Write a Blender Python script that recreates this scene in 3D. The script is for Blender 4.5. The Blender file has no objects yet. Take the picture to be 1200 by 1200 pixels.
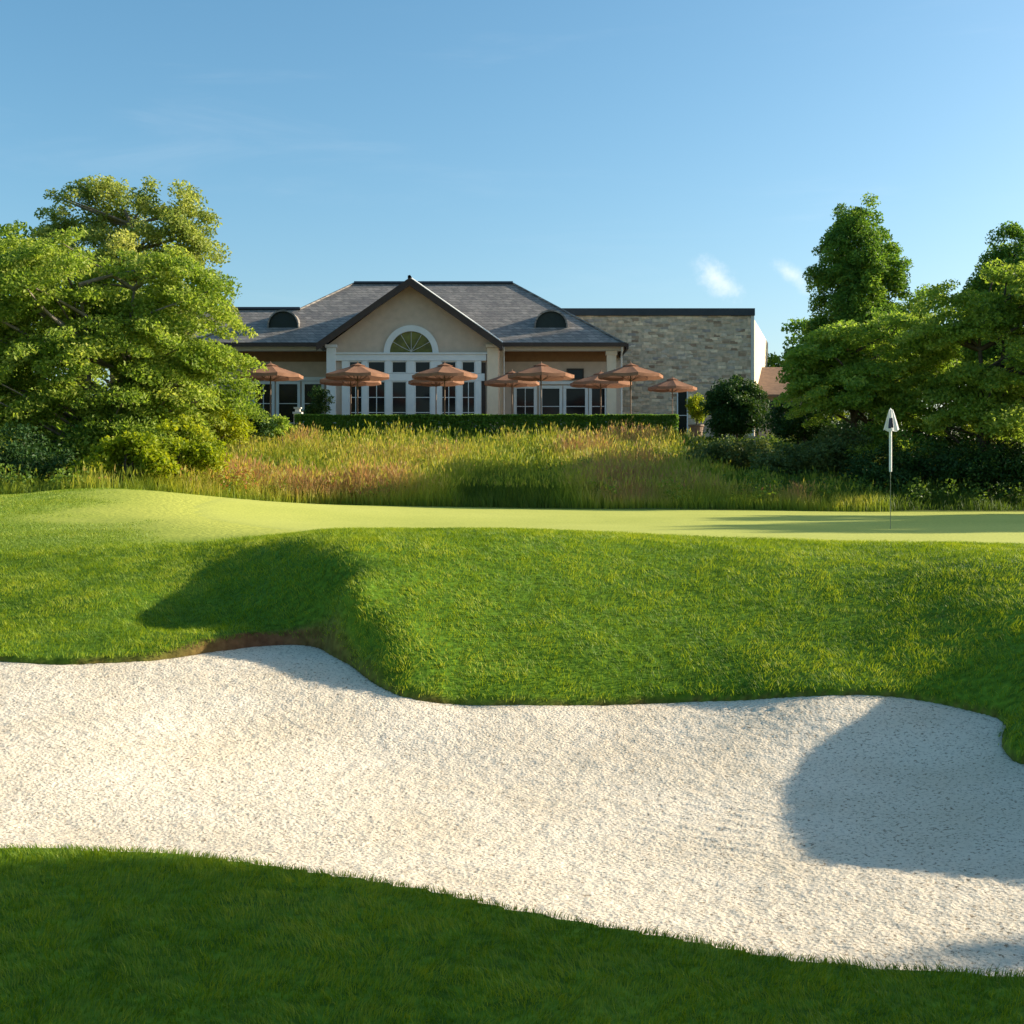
import bpy, bmesh, math, numpy as np
from mathutils import Vector, Matrix

rng = np.random.default_rng(11)
scene = bpy.context.scene
COL = scene.collection
F = 1448.0          # focal length in photo pixels (photo is 1200 wide)
EYE = 1.70          # camera height
HZ = 570.0          # photo row of the horizon
SUN_D = np.array([-0.975, -0.225]); SUN_D = SUN_D / np.linalg.norm(SUN_D)
SUN_EL = math.radians(19.5)

def X(px, y): return (px - 600.0) * y / F
def Z(py, y): return EYE + (HZ - py) * y / F
def P(px, py, z):
    y = F * (EYE - z) / (py - HZ); return (X(px, y), y, z)
def Q(px, py, y): return (X(px, y), y, Z(py, y))

# ------------------------------------------------------------------ helpers
def tag(o, label=None, cat=None, group=None, kind=None):
    if label: o['label'] = label
    if cat: o['category'] = cat
    if group: o['group'] = group
    if kind: o['kind'] = kind
    return o

def empty(name, loc=(0, 0, 0), rz=0.0):
    o = bpy.data.objects.new(name, None)
    o.location = loc; o.rotation_euler = (0, 0, rz); o.empty_display_size = 0.3
    COL.objects.link(o); return o

def link(name, me, mats, parent=None, smooth=False):
    o = bpy.data.objects.new(name, me); COL.objects.link(o)
    for m in (mats if isinstance(mats, (list, tuple)) else [mats]): me.materials.append(m)
    if smooth: me.polygons.foreach_set('use_smooth', [True] * len(me.polygons))
    if parent is not None: o.parent = parent
    return o

def npmesh(name, v, f, attrs=None, matidx=None, smooth=False):
    v = np.ascontiguousarray(v, dtype=np.float32); f = np.ascontiguousarray(f, dtype=np.int32)
    k = f.shape[1]
    me = bpy.data.meshes.new(name)
    me.vertices.add(len(v)); me.vertices.foreach_set('co', v.ravel())
    me.loops.add(f.size); me.loops.foreach_set('vertex_index', f.ravel())
    me.polygons.add(len(f))
    me.polygons.foreach_set('loop_start', np.arange(0, f.size, k, dtype=np.int32))
    if matidx is not None: me.polygons.foreach_set('material_index', np.ascontiguousarray(matidx, dtype=np.int32))
    me.polygons.foreach_set('use_smooth', np.full(len(f), smooth, dtype=bool))
    for an, a in (attrs or {}).items():
        at = me.attributes.new(an, 'FLOAT', 'POINT'); at.data.foreach_set('value', np.ascontiguousarray(a, dtype=np.float32))
    me.update(calc_edges=True); return me

def bmobj(name, bm, mats, parent=None, smooth=False):
    bmesh.ops.recalc_face_normals(bm, faces=bm.faces[:])
    me = bpy.data.meshes.new(name); bm.to_mesh(me); bm.free()
    return link(name, me, mats, parent, smooth)

def box(bm, x0, x1, y0, y1, z0, z1):
    vs = [bm.verts.new((x, y, z)) for x in (x0, x1) for y in (y0, y1) for z in (z0, z1)]
    for q in ((0, 1, 3, 2), (4, 6, 7, 5), (0, 4, 5, 1), (2, 3, 7, 6), (0, 2, 6, 4), (1, 5, 7, 3)):
        bm.faces.new([vs[i] for i in q])
    return vs

def tube_arrays(pts, rad, n=7):
    """tapered tube through pts; returns verts, quads"""
    pts = np.asarray(pts, float); rad = np.asarray(rad, float)
    t = np.gradient(pts, axis=0); t /= np.linalg.norm(t, axis=1)[:, None] + 1e-9
    up = np.where(np.abs(t[:, 2:3]) > 0.9, np.array([[1., 0, 0]]), np.array([[0, 0, 1.]]))
    a = np.cross(t, up); a /= np.linalg.norm(a, axis=1)[:, None] + 1e-9
    b = np.cross(t, a)
    th = np.linspace(0, 2 * np.pi, n, endpoint=False)
    v = pts[:, None, :] + rad[:, None, None] * (np.cos(th)[None, :, None] * a[:, None, :] + np.sin(th)[None, :, None] * b[:, None, :])
    m = len(pts); i = np.arange(m - 1)[:, None] * n; j = np.arange(n)[None, :]; j2 = (j + 1) % n
    q = np.stack([i + j, i + j2, i + n + j2, i + n + j], -1).reshape(-1, 4)
    return v.reshape(-1, 3), q

def cat_arrays(parts):
    vs, fs, o = [], [], 0
    for v, f in parts:
        vs.append(v); fs.append(f + o); o += len(v)
    return np.concatenate(vs), np.concatenate(fs)

# lattice value noise
def _h(ix, iy, iz, seed):
    h = (ix * 374761393 + iy * 668265263 + iz * 2147483647 + seed * 1274126177) & 0xffffffff
    h = ((h ^ (h >> 13)) * 1274126177) & 0xffffffff
    h = h ^ (h >> 16)
    return (h & 0xffff) / 65535.0
def vnoise(x, y, z=None, seed=0):
    x = np.asarray(x, float); y = np.asarray(y, float); z = np.zeros_like(x) if z is None else np.asarray(z, float)
    ix, iy, iz = [np.floor(a).astype(np.int64) for a in (x, y, z)]
    fx, fy, fz = x - ix, y - iy, z - iz
    fx, fy, fz = [a * a * (3 - 2 * a) for a in (fx, fy, fz)]
    r = 0
    for dx in (0, 1):
        for dy in (0, 1):
            for dz in (0, 1):
                w = (fx if dx else 1 - fx) * (fy if dy else 1 - fy) * (fz if dz else 1 - fz)
                r = r + w * _h(ix + dx, iy + dy, iz + dz, seed)
    return r
def fbm(x, y, s, seed=0, oct=3):
    r, a, t = 0, 1.0, 0
    for k in range(oct):
        r = r + a * vnoise(x / s, y / s, None, seed + k); t += a; a *= .5; s *= .5
    return r / t
def sstep(a, b, x):
    t = np.clip((x - a) / (b - a), 0, 1); return t * t * (3 - 2 * t)

def tps(pts, lam=0.0):
    p = np.array(pts, float); n = len(p); xy = p[:, :2]
    d2 = ((xy[:, None] - xy[None]) ** 2).sum(-1)
    K = 0.5 * d2 * np.log(d2 + 1e-12) + lam * np.eye(n)
    A = np.zeros((n + 3, n + 3)); A[:n, :n] = K; A[:n, n] = 1; A[:n, n + 1:] = xy; A[n, :n] = 1; A[n + 1:, :n] = xy.T
    w = np.linalg.solve(A, np.concatenate([p[:, 2], np.zeros(3)]))
    def ev(x, y):
        sh = np.shape(x); x = np.ravel(x); y = np.ravel(y); out = np.empty(len(x))
        for s in range(0, len(x), 20000):
            xs, ys = x[s:s + 20000], y[s:s + 20000]
            d = (xs[:, None] - xy[None, :, 0]) ** 2 + (ys[:, None] - xy[None, :, 1]) ** 2
            out[s:s + 20000] = (0.5 * d * np.log(d + 1e-12)) @ w[:n] + w[n] + w[n + 1] * xs + w[n + 2] * ys
        return out.reshape(sh)
    return ev

def smooth_poly(pts, k=6):
    p = np.array(pts, float); n = len(p); out = []
    for i in range(n):
        a, b, c, d = p[i - 1], p[i], p[(i + 1) % n], p[(i + 2) % n]
        for t in np.linspace(0, 1, k, endpoint=False):
            out.append(.5 * ((2 * b) + (c - a) * t + (2 * a - 5 * b + 4 * c - d) * t * t + (3 * b - a - 3 * c + d) * t ** 3))
    return np.array(out)

def sdist(poly, x, y):
    """signed distance to a closed polygon, positive inside"""
    sh = np.shape(x); x = np.ravel(x); y = np.ravel(y)
    best = np.full(len(x), 1e9); ins = np.zeros(len(x), bool)
    lo, hi = poly.min(0) - 9, poly.max(0) + 9
    near = (x > lo[0]) & (x < hi[0]) & (y > lo[1]) & (y < hi[1])
    xs, ys = x[near], y[near]; b = np.full(len(xs), 1e9); inn = np.zeros(len(xs), bool)
    for i in range(len(poly)):
        ax, ay = poly[i - 1]; bx, by = poly[i]
        dx, dy = bx - ax, by - ay
        t = np.clip(((xs - ax) * dx + (ys - ay) * dy) / (dx * dx + dy * dy + 1e-12), 0, 1)
        b = np.minimum(b, np.hypot(xs - ax - t * dx, ys - ay - t * dy))
        c = ((ay > ys) != (by > ys)) & (xs < (bx - ax) * (ys - ay) / (by - ay + 1e-12) + ax)
        inn ^= c
    best[near] = b; ins[near] = inn
    return np.where(ins, best, -best).reshape(sh)

# ------------------------------------------------------------------ materials
def mat(name):
    m = bpy.data.materials.new(name); m.use_nodes = True
    nt = m.node_tree; nt.nodes.clear(); return m, nt
def N(nt, t, **kw):
    n = nt.nodes.new(t)
    for k, v in kw.items():
        if k in n.inputs: n.inputs[k].default_value = v
        else: setattr(n, k, v)
    return n
def ramp(nt, stops):
    n = nt.nodes.new('ShaderNodeValToRGB'); e = n.color_ramp.elements
    while len(e) < len(stops): e.new(0.5)
    for el, (p, c) in zip(e, stops): el.position = p; el.color = (*c, 1)
    return n
def L(nt, a, b): nt.links.new(a, b)
def mixc(nt, fac, a, b, blend='MIX'):
    n = nt.nodes.new('ShaderNodeMix'); n.data_type = 'RGBA'; n.blend_type = blend
    for sock, val in ((n.inputs[0], fac), (n.inputs[6], a), (n.inputs[7], b)):
        if hasattr(val, 'links'): L(nt, val, sock)
        elif isinstance(val, (tuple, list)): sock.default_value = (*val, 1)
        else: sock.default_value = val
    return n.outputs[2]

def simple(name, col, rough=0.7, var=0.12, scale=6.0, metal=0.0, bump=0.0, spec=0.4):
    m, nt = mat(name)
    tc = N(nt, 'ShaderNodeTexCoord'); no = N(nt, 'ShaderNodeTexNoise', Scale=scale, Detail=5.0)
    L(nt, tc.outputs['Object'], no.inputs['Vector'])
    a = tuple(c * (1 - var) for c in col); b = tuple(min(1, c * (1 + var)) for c in col)
    r = ramp(nt, [(.3, a), (.7, b)]); L(nt, no.outputs[0], r.inputs[0])
    bs = N(nt, 'ShaderNodeBsdfPrincipled', Roughness=rough, Metallic=metal)
    bs.inputs['Specular IOR Level'].default_value = spec
    L(nt, r.outputs[0], bs.inputs['Base Color'])
    if bump:
        bp = N(nt, 'ShaderNodeBump', Strength=bump, Distance=.02); L(nt, no.outputs[0], bp.inputs['Height']); L(nt, bp.outputs[0], bs.inputs['Normal'])
    o = N(nt, 'ShaderNodeOutputMaterial'); L(nt, bs.outputs[0], o.inputs[0]); return m

def leafmat(name, stops, trans=0.35, rough=0.55, tboost=(1.35, 1.25, .6)):
    """per-leaf colour from the 'rnd' attribute; part of the light passes through"""
    m, nt = mat(name)
    at = N(nt, 'ShaderNodeAttribute', attribute_name='rnd')
    r = ramp(nt, stops); L(nt, at.outputs['Fac'], r.inputs[0])
    bs = N(nt, 'ShaderNodeBsdfPrincipled', Roughness=rough); bs.inputs['Specular IOR Level'].default_value = .25
    L(nt, r.outputs[0], bs.inputs['Base Color'])
    tr = N(nt, 'ShaderNodeBsdfTranslucent'); L(nt, mixc(nt, 1.0, r.outputs[0], tboost, 'MULTIPLY'), tr.inputs['Color'])
    mx = N(nt, 'ShaderNodeMixShader'); mx.inputs[0].default_value = trans
    L(nt, bs.outputs[0], mx.inputs[1]); L(nt, tr.outputs[0], mx.inputs[2])
    o = N(nt, 'ShaderNodeOutputMaterial'); L(nt, mx.outputs[0], o.inputs[0]); return m

def turf_material():
    m, nt = mat('turf')
    tc = N(nt, 'ShaderNodeTexCoord')
    n1 = N(nt, 'ShaderNodeTexNoise', Scale=0.7, Detail=4.0); n2 = N(nt, 'ShaderNodeTexNoise', Scale=14.0, Detail=6.0)
    for n in (n1, n2): L(nt, tc.outputs['Object'], n.inputs['Vector'])
    r1 = ramp(nt, [(.3, (.080, .165, .012)), (.7, (.125, .225, .018))]); L(nt, n1.outputs[0], r1.inputs[0])
    r2 = ramp(nt, [(.35, (.55, .6, .5)), (.65, (1.25, 1.2, 1.1))]); L(nt, n2.outputs[0], r2.inputs[0])
    rough = mixc(nt, 1.0, r1.outputs[0], r2.outputs[0], 'MULTIPLY')
    # closer-mown apron
    r3 = ramp(nt, [(.3, (.15, .23, .020)), (.7, (.22, .295, .030))]); L(nt, n1.outputs[0], r3.inputs[0])
    ap = mixc(nt, 1.0, r3.outputs[0], ramp2(nt, n2.outputs[0]), 'MULTIPLY')
    a1 = N(nt, 'ShaderNodeAttribute', attribute_name='apron')
    c = mixc(nt, a1.outputs['Fac'], rough, ap)
    a4 = N(nt, 'ShaderNodeAttribute', attribute_name='collar')
    c = mixc(nt, a4.outputs['Fac'], c, mixc(nt, 1.0, (.44, .46, .088), ramp2(nt, n2.outputs[0]), 'MULTIPLY'))
    # meadow soil/thatch under the long grass
    a3 = N(nt, 'ShaderNodeAttribute', attribute_name='meadow')
    c = mixc(nt, a3.outputs['Fac'], c, (.075, .085, .022))
    a2 = N(nt, 'ShaderNodeAttribute', attribute_name='soil')
    rs = ramp(nt, [(.3, (.11, .045, .022)), (.7, (.22, .10, .05))]); L(nt, n2.outputs[0], rs.inputs[0])
    c = mixc(nt, a2.outputs['Fac'], c, rs.outputs[0])
    bs = N(nt, 'ShaderNodeBsdfPrincipled', Roughness=.9); bs.inputs['Specular IOR Level'].default_value = .1
    L(nt, c, bs.inputs['Base Color'])
    bp = N(nt, 'ShaderNodeBump', Strength=.6, Distance=.03); L(nt, n2.outputs[0], bp.inputs['Height']); L(nt, bp.outputs[0], bs.inputs['Normal'])
    o = N(nt, 'ShaderNodeOutputMaterial'); L(nt, bs.outputs[0], o.inputs[0]); return m
def ramp2(nt, s):
    r = ramp(nt, [(.35, (.8, .82, .8)), (.65, (1.15, 1.12, 1.1))]); L(nt, s, r.inputs[0]); return r.outputs[0]

def sand_material():
    m, nt = mat('sand')
    tc = N(nt, 'ShaderNodeTexCoord')
    n1 = N(nt, 'ShaderNodeTexNoise', Scale=1.3, Detail=5.0); n2 = N(nt, 'ShaderNodeTexNoise', Scale=40.0, Detail=5.0, Roughness=.75)
    n3 = N(nt, 'ShaderNodeTexVoronoi', Scale=38.0)
    for n in (n1, n2, n3): L(nt, tc.outputs['Object'], n.inputs['Vector'])
    r1 = ramp(nt, [(.3, (.70, .60, .45)), (.7, (.81, .71, .56))]); L(nt, n1.outputs[0], r1.inputs[0])
    r2 = ramp(nt, [(.37, (.30, .25, .20)), (.465, (.97, .96, .95)), (1, (1.08, 1.07, 1.06))]); L(nt, n2.outputs[0], r2.inputs[0])
    c = mixc(nt, 1.0, r1.outputs[0], r2.outputs[0], 'MULTIPLY')
    bs = N(nt, 'ShaderNodeBsdfPrincipled', Roughness=.95); bs.inputs['Specular IOR Level'].default_value = .1
    L(nt, c, bs.inputs['Base Color'])
    b1 = N(nt, 'ShaderNodeBump', Strength=.8, Distance=.012); L(nt, n2.outputs[0], b1.inputs['Height'])
    b2 = N(nt, 'ShaderNodeBump', Strength=.5, Distance=.012); L(nt, n3.outputs['Distance'], b2.inputs['Height']); L(nt, b1.outputs[0], b2.inputs['Normal'])
    L(nt, b2.outputs[0], bs.inputs['Normal'])
    o = N(nt, 'ShaderNodeOutputMaterial'); L(nt, bs.outputs[0], o.inputs[0]); return m

def green_material():
    m, nt = mat('mown_green')
    tc = N(nt, 'ShaderNodeTexCoord')
    n1 = N(nt, 'ShaderNodeTexNoise', Scale=0.35, Detail=4.0); n2 = N(nt, 'ShaderNodeTexNoise', Scale=25.0, Detail=5.0)
    for n in (n1, n2): L(nt, tc.outputs['Object'], n.inputs['Vector'])
    r1 = ramp(nt, [(.3, (.42, .445, .085)), (.7, (.49, .505, .11))]); L(nt, n1.outputs[0], r1.inputs[0])
    c = mixc(nt, 1.0, r1.outputs[0], ramp2(nt, n2.outputs[0]), 'MULTIPLY')
    bs = N(nt, 'ShaderNodeBsdfPrincipled', Roughness=.85); bs.inputs['Specular IOR Level'].default_value = .15
    L(nt, c, bs.inputs['Base Color'])
    bp = N(nt, 'ShaderNodeBump', Strength=.3, Distance=.01); L(nt, n2.outputs[0], bp.inputs['Height']); L(nt, bp.outputs[0], bs.inputs['Normal'])
    o = N(nt, 'ShaderNodeOutputMaterial'); L(nt, bs.outputs[0], o.inputs[0]); return m

def coursed(name, cols, mortar, bw, rh, axis='xz', rough=.85, bumpd=.02, off=.5, msize=.012):
    """stone courses or slates: rows along z, lengths along x (or y)"""
    m, nt = mat(name)
    tc = N(nt, 'ShaderNodeTexCoord'); sp = N(nt, 'ShaderNodeSeparateXYZ'); L(nt, tc.outputs['Object'], sp.inputs[0])
    nz = N(nt, 'ShaderNodeTexNoise', Scale=1.6, Detail=2.0); L(nt, tc.outputs['Object'], nz.inputs['Vector'])
    ad = N(nt, 'ShaderNodeMath', operation='ADD'); L(nt, sp.outputs[0], ad.inputs[0]); L(nt, sp.outputs[1], ad.inputs[1])
    cb = N(nt, 'ShaderNodeCombineXYZ'); L(nt, ad.outputs[0], cb.inputs[0])
    ma = N(nt, 'ShaderNodeMath', operation='MULTIPLY_ADD'); L(nt, nz.outputs[0], ma.inputs[0]); ma.inputs[1].default_value = .10 if rough > .8 else 0.0; L(nt, sp.outputs[2], ma.inputs[2])
    L(nt, ma.outputs[0], cb.inputs[1])
    br = N(nt, 'ShaderNodeTexBrick', Scale=1.0); br.offset = off; br.squash = 1.6; br.squash_frequency = 3
    br.inputs['Brick Width'].default_value = bw; br.inputs['Row Height'].default_value = rh; br.inputs['Mortar Size'].default_value = msize
    br.inputs['Color1'].default_value = (0, 0, 0, 1); br.inputs['Color2'].default_value = (1, 1, 1, 1); br.inputs['Mortar'].default_value = (.5, .5, .5, 1)
    L(nt, cb.outputs[0], br.inputs['Vector'])
    r = ramp(nt, cols); L(nt, br.outputs['Color'], r.inputs[0])
    n2 = N(nt, 'ShaderNodeTexNoise', Scale=5.0, Detail=6.0); L(nt, tc.outputs['Object'], n2.inputs['Vector'])
    c = mixc(nt, 1.0, mixc(nt, br.outputs['Fac'], r.outputs[0], mortar), ramp2(nt, n2.outputs[0]), 'MULTIPLY')
    bs = N(nt, 'ShaderNodeBsdfPrincipled', Roughness=rough); bs.inputs['Specular IOR Level'].default_value = .3
    L(nt, c, bs.inputs['Base Color'])
    inv = N(nt, 'ShaderNodeMath', operation='SUBTRACT'); inv.inputs[0].default_value = 1; L(nt, br.outputs['Fac'], inv.inputs[1])
    bp = N(nt, 'ShaderNodeBump', Strength=.7, Distance=bumpd); L(nt, inv.outputs[0], bp.inputs['Height']); L(nt, bp.outputs[0], bs.inputs['Normal'])
    o = N(nt, 'ShaderNodeOutputMaterial'); L(nt, bs.outputs[0], o.inputs[0]); return m

def fabric_material(name, col, trans):
    m, nt = mat(name)
    tc = N(nt, 'ShaderNodeTexCoord'); no = N(nt, 'ShaderNodeTexNoise', Scale=3.0, Detail=5.0); L(nt, tc.outputs['Object'], no.inputs['Vector'])
    r = ramp(nt, [(.3, tuple(c * .85 for c in col)), (.7, tuple(c * 1.1 for c in col))]); L(nt, no.outputs[0], r.inputs[0])
    d = N(nt, 'ShaderNodeBsdfDiffuse'); L(nt, r.outputs[0], d.inputs[0])
    t = N(nt, 'ShaderNodeBsdfTranslucent'); L(nt, r.outputs[0], t.inputs[0])
    mx = N(nt, 'ShaderNodeMixShader'); mx.inputs[0].default_value = trans; L(nt, d.outputs[0], mx.inputs[1]); L(nt, t.outputs[0], mx.inputs[2])
    o = N(nt, 'ShaderNodeOutputMaterial'); L(nt, mx.outputs[0], o.inputs[0]); return m

M = {}
M['turf'] = turf_material(); M['sand'] = sand_material(); M['green'] = green_material()
M['rough'] = leafmat('rough_blade', [(0, (.075, .145, .010)), (.35, (.17, .265, .014)), (.65, (.26, .345, .018)), (.88, (.33, .41, .025)), (1, (.39, .43, .05))], .38, .55)
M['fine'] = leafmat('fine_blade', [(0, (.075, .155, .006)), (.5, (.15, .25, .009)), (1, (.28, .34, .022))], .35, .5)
M['apron'] = leafmat('apron_blade', [(0, (.11, .19, .015)), (.6, (.20, .29, .025)), (1, (.34, .38, .05))], .30, .5)
M['fescue'] = leafmat('long_grass', [(0, (0.086, 0.147, 0.016)), (.35, (0.232, 0.304, 0.026)), (.62, (0.413, 0.418, 0.050)), (.85, (0.464, 0.380, 0.100)), (1, (0.430, 0.237, 0.110))], .42, .6, (1.2, 1.1, .8))
M['leaf_yellow'] = leafmat('leaf_yellow', [(0, (0.120, 0.195, 0.024)), (.5, (0.265, 0.350, 0.050)), (1, (0.470, 0.490, 0.105))], .50, tboost=(1.25, 1.3, .7))
M['leaf_olive'] = leafmat('leaf_olive', [(0, (0.152, 0.214, 0.046)), (.5, (0.305, 0.356, 0.079)), (1, (0.489, 0.492, 0.129))], .48, tboost=(1.2, 1.25, .8))
M['leaf_mid'] = leafmat('leaf_mid', [(0, (0.103, 0.190, 0.029)), (.5, (0.235, 0.329, 0.046)), (1, (0.455, 0.505, 0.097))], .48, tboost=(1.2, 1.3, .7))
M['leaf_dark'] = leafmat('leaf_dark', [(0, (0.057, 0.138, 0.024)), (.5, (0.130, 0.252, 0.037)), (1, (0.275, 0.406, 0.058))], .42)
M['leaf_grey'] = leafmat('leaf_grey', [(0, (0.066, 0.106, 0.031)), (.5, (0.120, 0.169, 0.050)), (1, (0.204, 0.237, 0.066))], .3)
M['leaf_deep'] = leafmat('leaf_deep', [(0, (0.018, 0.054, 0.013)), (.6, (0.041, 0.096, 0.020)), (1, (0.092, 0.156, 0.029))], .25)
M['weed'] = leafmat('weed_leaf', [(0, (.065, .12, .03)), (.4, (.13, .22, .03)), (.75, (.27, .34, .035)), (.93, (.42, .36, .08)), (1, (.42, .20, .09))], .42)
M['leaf_lime'] = leafmat('leaf_lime', [(0, (.14, .21, .010)), (.5, (.26, .33, .014)), (1, (.40, .42, .035))], .48)
M['bark'] = simple('bark', (.085, .065, .048), .9, .4, 9, bump=.6)
M['bark_pale'] = simple('bark_pale', (.20, .17, .135), .9, .35, 9, bump=.6)
def rubble(name, cols, mortar):
    m, nt = mat(name)
    tc = N(nt, 'ShaderNodeTexCoord'); mp = N(nt, 'ShaderNodeMapping'); mp.inputs['Scale'].default_value = (2.3, 2.3, 6.2)
    L(nt, tc.outputs['Object'], mp.inputs[0])
    va = N(nt, 'ShaderNodeTexVoronoi', Scale=1.0, Randomness=.8); va.distance = 'CHEBYCHEV'; L(nt, mp.outputs[0], va.inputs['Vector'])
    sp = N(nt, 'ShaderNodeSeparateXYZ'); L(nt, va.outputs['Color'], sp.inputs[0])
    r = ramp(nt, cols); L(nt, sp.outputs[0], r.inputs[0])
    mr = N(nt, 'ShaderNodeMapRange'); mr.inputs[1].default_value = .40; mr.inputs[2].default_value = .55; L(nt, va.outputs['Distance'], mr.inputs[0])
    n2 = N(nt, 'ShaderNodeTexNoise', Scale=5.0, Detail=6.0); L(nt, tc.outputs['Object'], n2.inputs['Vector'])
    c = mixc(nt, 1.0, mixc(nt, mr.outputs[0], r.outputs[0], mortar), ramp2(nt, n2.outputs[0]), 'MULTIPLY')
    bs = N(nt, 'ShaderNodeBsdfPrincipled', Roughness=.9); bs.inputs['Specular IOR Level'].default_value = .2
    L(nt, c, bs.inputs['Base Color'])
    bp = N(nt, 'ShaderNodeBump', Strength=.8, Distance=.03); bp.invert = True; L(nt, mr.outputs[0], bp.inputs['Height']); L(nt, bp.outputs[0], bs.inputs['Normal'])
    o = N(nt, 'ShaderNodeOutputMaterial'); L(nt, bs.outputs[0], o.inputs[0]); return m
M['stone'] = rubble('rubble_stone', [(0, (.27, .18, .12)), (.25, (.60, .44, .30)), (.45, (.78, .58, .39)), (.6, (.44, .35, .27)), (.75, (.84, .66, .46)), (.9, (.34, .29, .26)), (1, (.88, .73, .54))], (.54, .43, .31))
M['slate'] = coursed('roof_slate', [(0, (.20, .18, .165)), (.5, (.25, .225, .20)), (1, (.32, .285, .25))], (.11, .10, .095), .35, .16, rough=.6, bumpd=.015, msize=.012)
M['stucco'] = simple('stucco', (.55, .435, .335), .9, .08, 3, bump=.15)
M['stucco_pale'] = simple('stucco_pale', (.66, .55, .40), .9, .06, 3)
M['siding'] = simple('porch_siding', (.27, .15, .07), .8, .12, 4)
M['trim'] = simple('cream_trim', (.58, .56, .50), .6, .05, 3)
M['white'] = simple('white_paint', (.66, .68, .66), .55, .05, 3)
M['brown'] = simple('brown_fascia', (.045, .028, .02), .6, .2, 4)
M['copper'] = simple('dark_metal_cap', (.03, .035, .042), .5, .15, 3)
M['dormer'] = simple('dormer_louvre', (.012, .020, .016), .6, .2, 6)
M['glass'] = simple('window_glass', (.010, .012, .014), .10, .3, .8, spec=.22)
M['glass_tree_reflection'] = simple('arched_glass_reflection', (.11, .11, .016), .12, .6, 2.2, spec=.2)  # yellow-green reflection of trees painted into the arched pane's base colour
M['fabric'] = fabric_material('parasol_cloth', (.33, .18, .115), .20)
M['wood'] = simple('parasol_wood', (.16, .10, .06), .6, .15, 10)
M['pole_white'] = simple('flagstick_white', (.78, .78, .76), .4, .04, 5)
M['pole_dark'] = simple('flagstick_dark', (.20, .21, .14), .5, .1, 5)
M['cloth_white'] = fabric_material('flag_cloth', (.80, .80, .82), .35)
M['navy'] = simple('flag_emblem', (.035, .04, .075), .8, .1, 10)
M['paving'] = simple('terrace_paving', (.28, .25, .22), .85, .15, 2, bump=.2)
M['pot'] = simple('pale_pot', (.55, .48, .36), .8, .1, 6)
M['roof_tan'] = simple('annex_roof', (.20, .13, .09), .8, .2, 5, bump=.3)
M['hole'] = simple('cup', (.5, .5, .5), .5)
M['blossom'] = simple('blossom', (.75, .72, .5), .8)

# ------------------------------------------------------------------ terrain
far_edge = [P(-150, 776, .10), P(0, 775, .10), P(70, 778, .08), P(130, 776, .08), P(190, 772, .09), P(250, 763, .12), P(300, 757, .13),
            P(350, 755, .13), P(380, 761, .10), P(412, 779, .03), P(440, 800, -.06), P(480, 817, -.14), P(540, 825, -.20), P(600, 825, -.20),
            P(700, 826, -.22), P(800, 822, -.20), P(880, 819, -.15), P(950, 815, -.08), P(1020, 814, -.06), P(1080, 820, -.08), P(1130, 830, -.12),
            P(1176, 844, -.16), P(1177, 868, -.22), P(1186, 888, -.26), P(1210, 898, -.28)]
right_end = [(4.05, 7.9, -.30), (4.15, 7.0, -.32), (3.95, 6.2, -.32), (3.6, 5.3, -.30), (3.2, 4.75, -.25)]
near_edge = [P(1330, 1150, -.15), P(1200, 1143, -.15), P(1000, 1130, -.14), P(900, 1118, -.13), P(800, 1100, -.11), P(700, 1083, -.09), P(600, 1065, -.06),
             P(500, 1043, -.03), P(400, 1025, -.01), P(300, 1010, 0), P(200, 998, .01), P(100, 993, .02), P(0, 992, .02), P(-120, 996, .02)]
left_end = [(-5.5, 6.4, -.05), (-7.4, 7.0, 0), (-8.6, 8.2, 0), (-8.8, 9.8, .05), (-7.8, 11.0, .1)]
outline = far_edge + right_end + near_edge + left_end
poly = smooth_poly([(p[0], p[1]) for p in outline], 5)

sand_pts = [(p[0], p[1], p[2]) for p in far_edge + right_end]
sand_pts += [(p[0], p[1] + .0, p[2] - .30) for p in near_edge] + [(p[0], p[1], p[2] - .05) for p in left_end]
sand_pts += [P(80, 880, -.22), P(250, 850, -.24), P(430, 870, -.36), P(600, 900, -.44), P(800, 900, -.42), P(600, 980, -.50), P(300, 940, -.40),
             P(100, 960, -.36), P(850, 1010, -.48), P(1050, 900, -.36), P(1100, 1000, -.42), P(1050, 1080, -.42), P(1150, 920, -.33), (-6.5, 9, -.25)]
sandf = tps(sand_pts, 1e-3)

T = []
T += [(p[0], p[1] , p[2] + (.11 if 230 < 600 + F * p[0] / p[1] < 400 else .055)) for p in far_edge]
T += [(p[0], p[1], p[2]) for p in near_edge] + [(p[0], p[1], p[2] + .1) for p in left_end]
T += [(x, y, z) for x, y, z in ((-12, 0, .05), (-6, 4.5, .10), (-3, 3.5, .04), (-1, 4.6, .03), (0, 3.2, -.03), (2, 3.2, -.12), (1.2, 4.0, -.10), (0, 0, 0), (-4, 0, .05), (4, 0, 0), (0, -6, 0), (-10, -8, 0), (10, -8, .2), (3.5, 2.8, -.05))]
# right bank of the bunker
T += [(4.2, 4.9, -.08), (4.5, 5.7, -.05), (4.75, 6.7, .20), (4.85, 7.9, .64), (4.9, 8.6, .64), (5.0, 9.4, .66), (5.4, 10.4, .76), (6.2, 7.8, .62), (6.2, 9.2, .75), (6.4, 5.4, .55), (7, 3.5, .25), (9, 6, .6), (9, 10, 1.0), (12, 4, .6), (14, 9, 1.0), (20, 5, .6), (30, 0, .5), (4.2, 8.35, .12), (4.1, 8.9, .15)]
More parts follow.
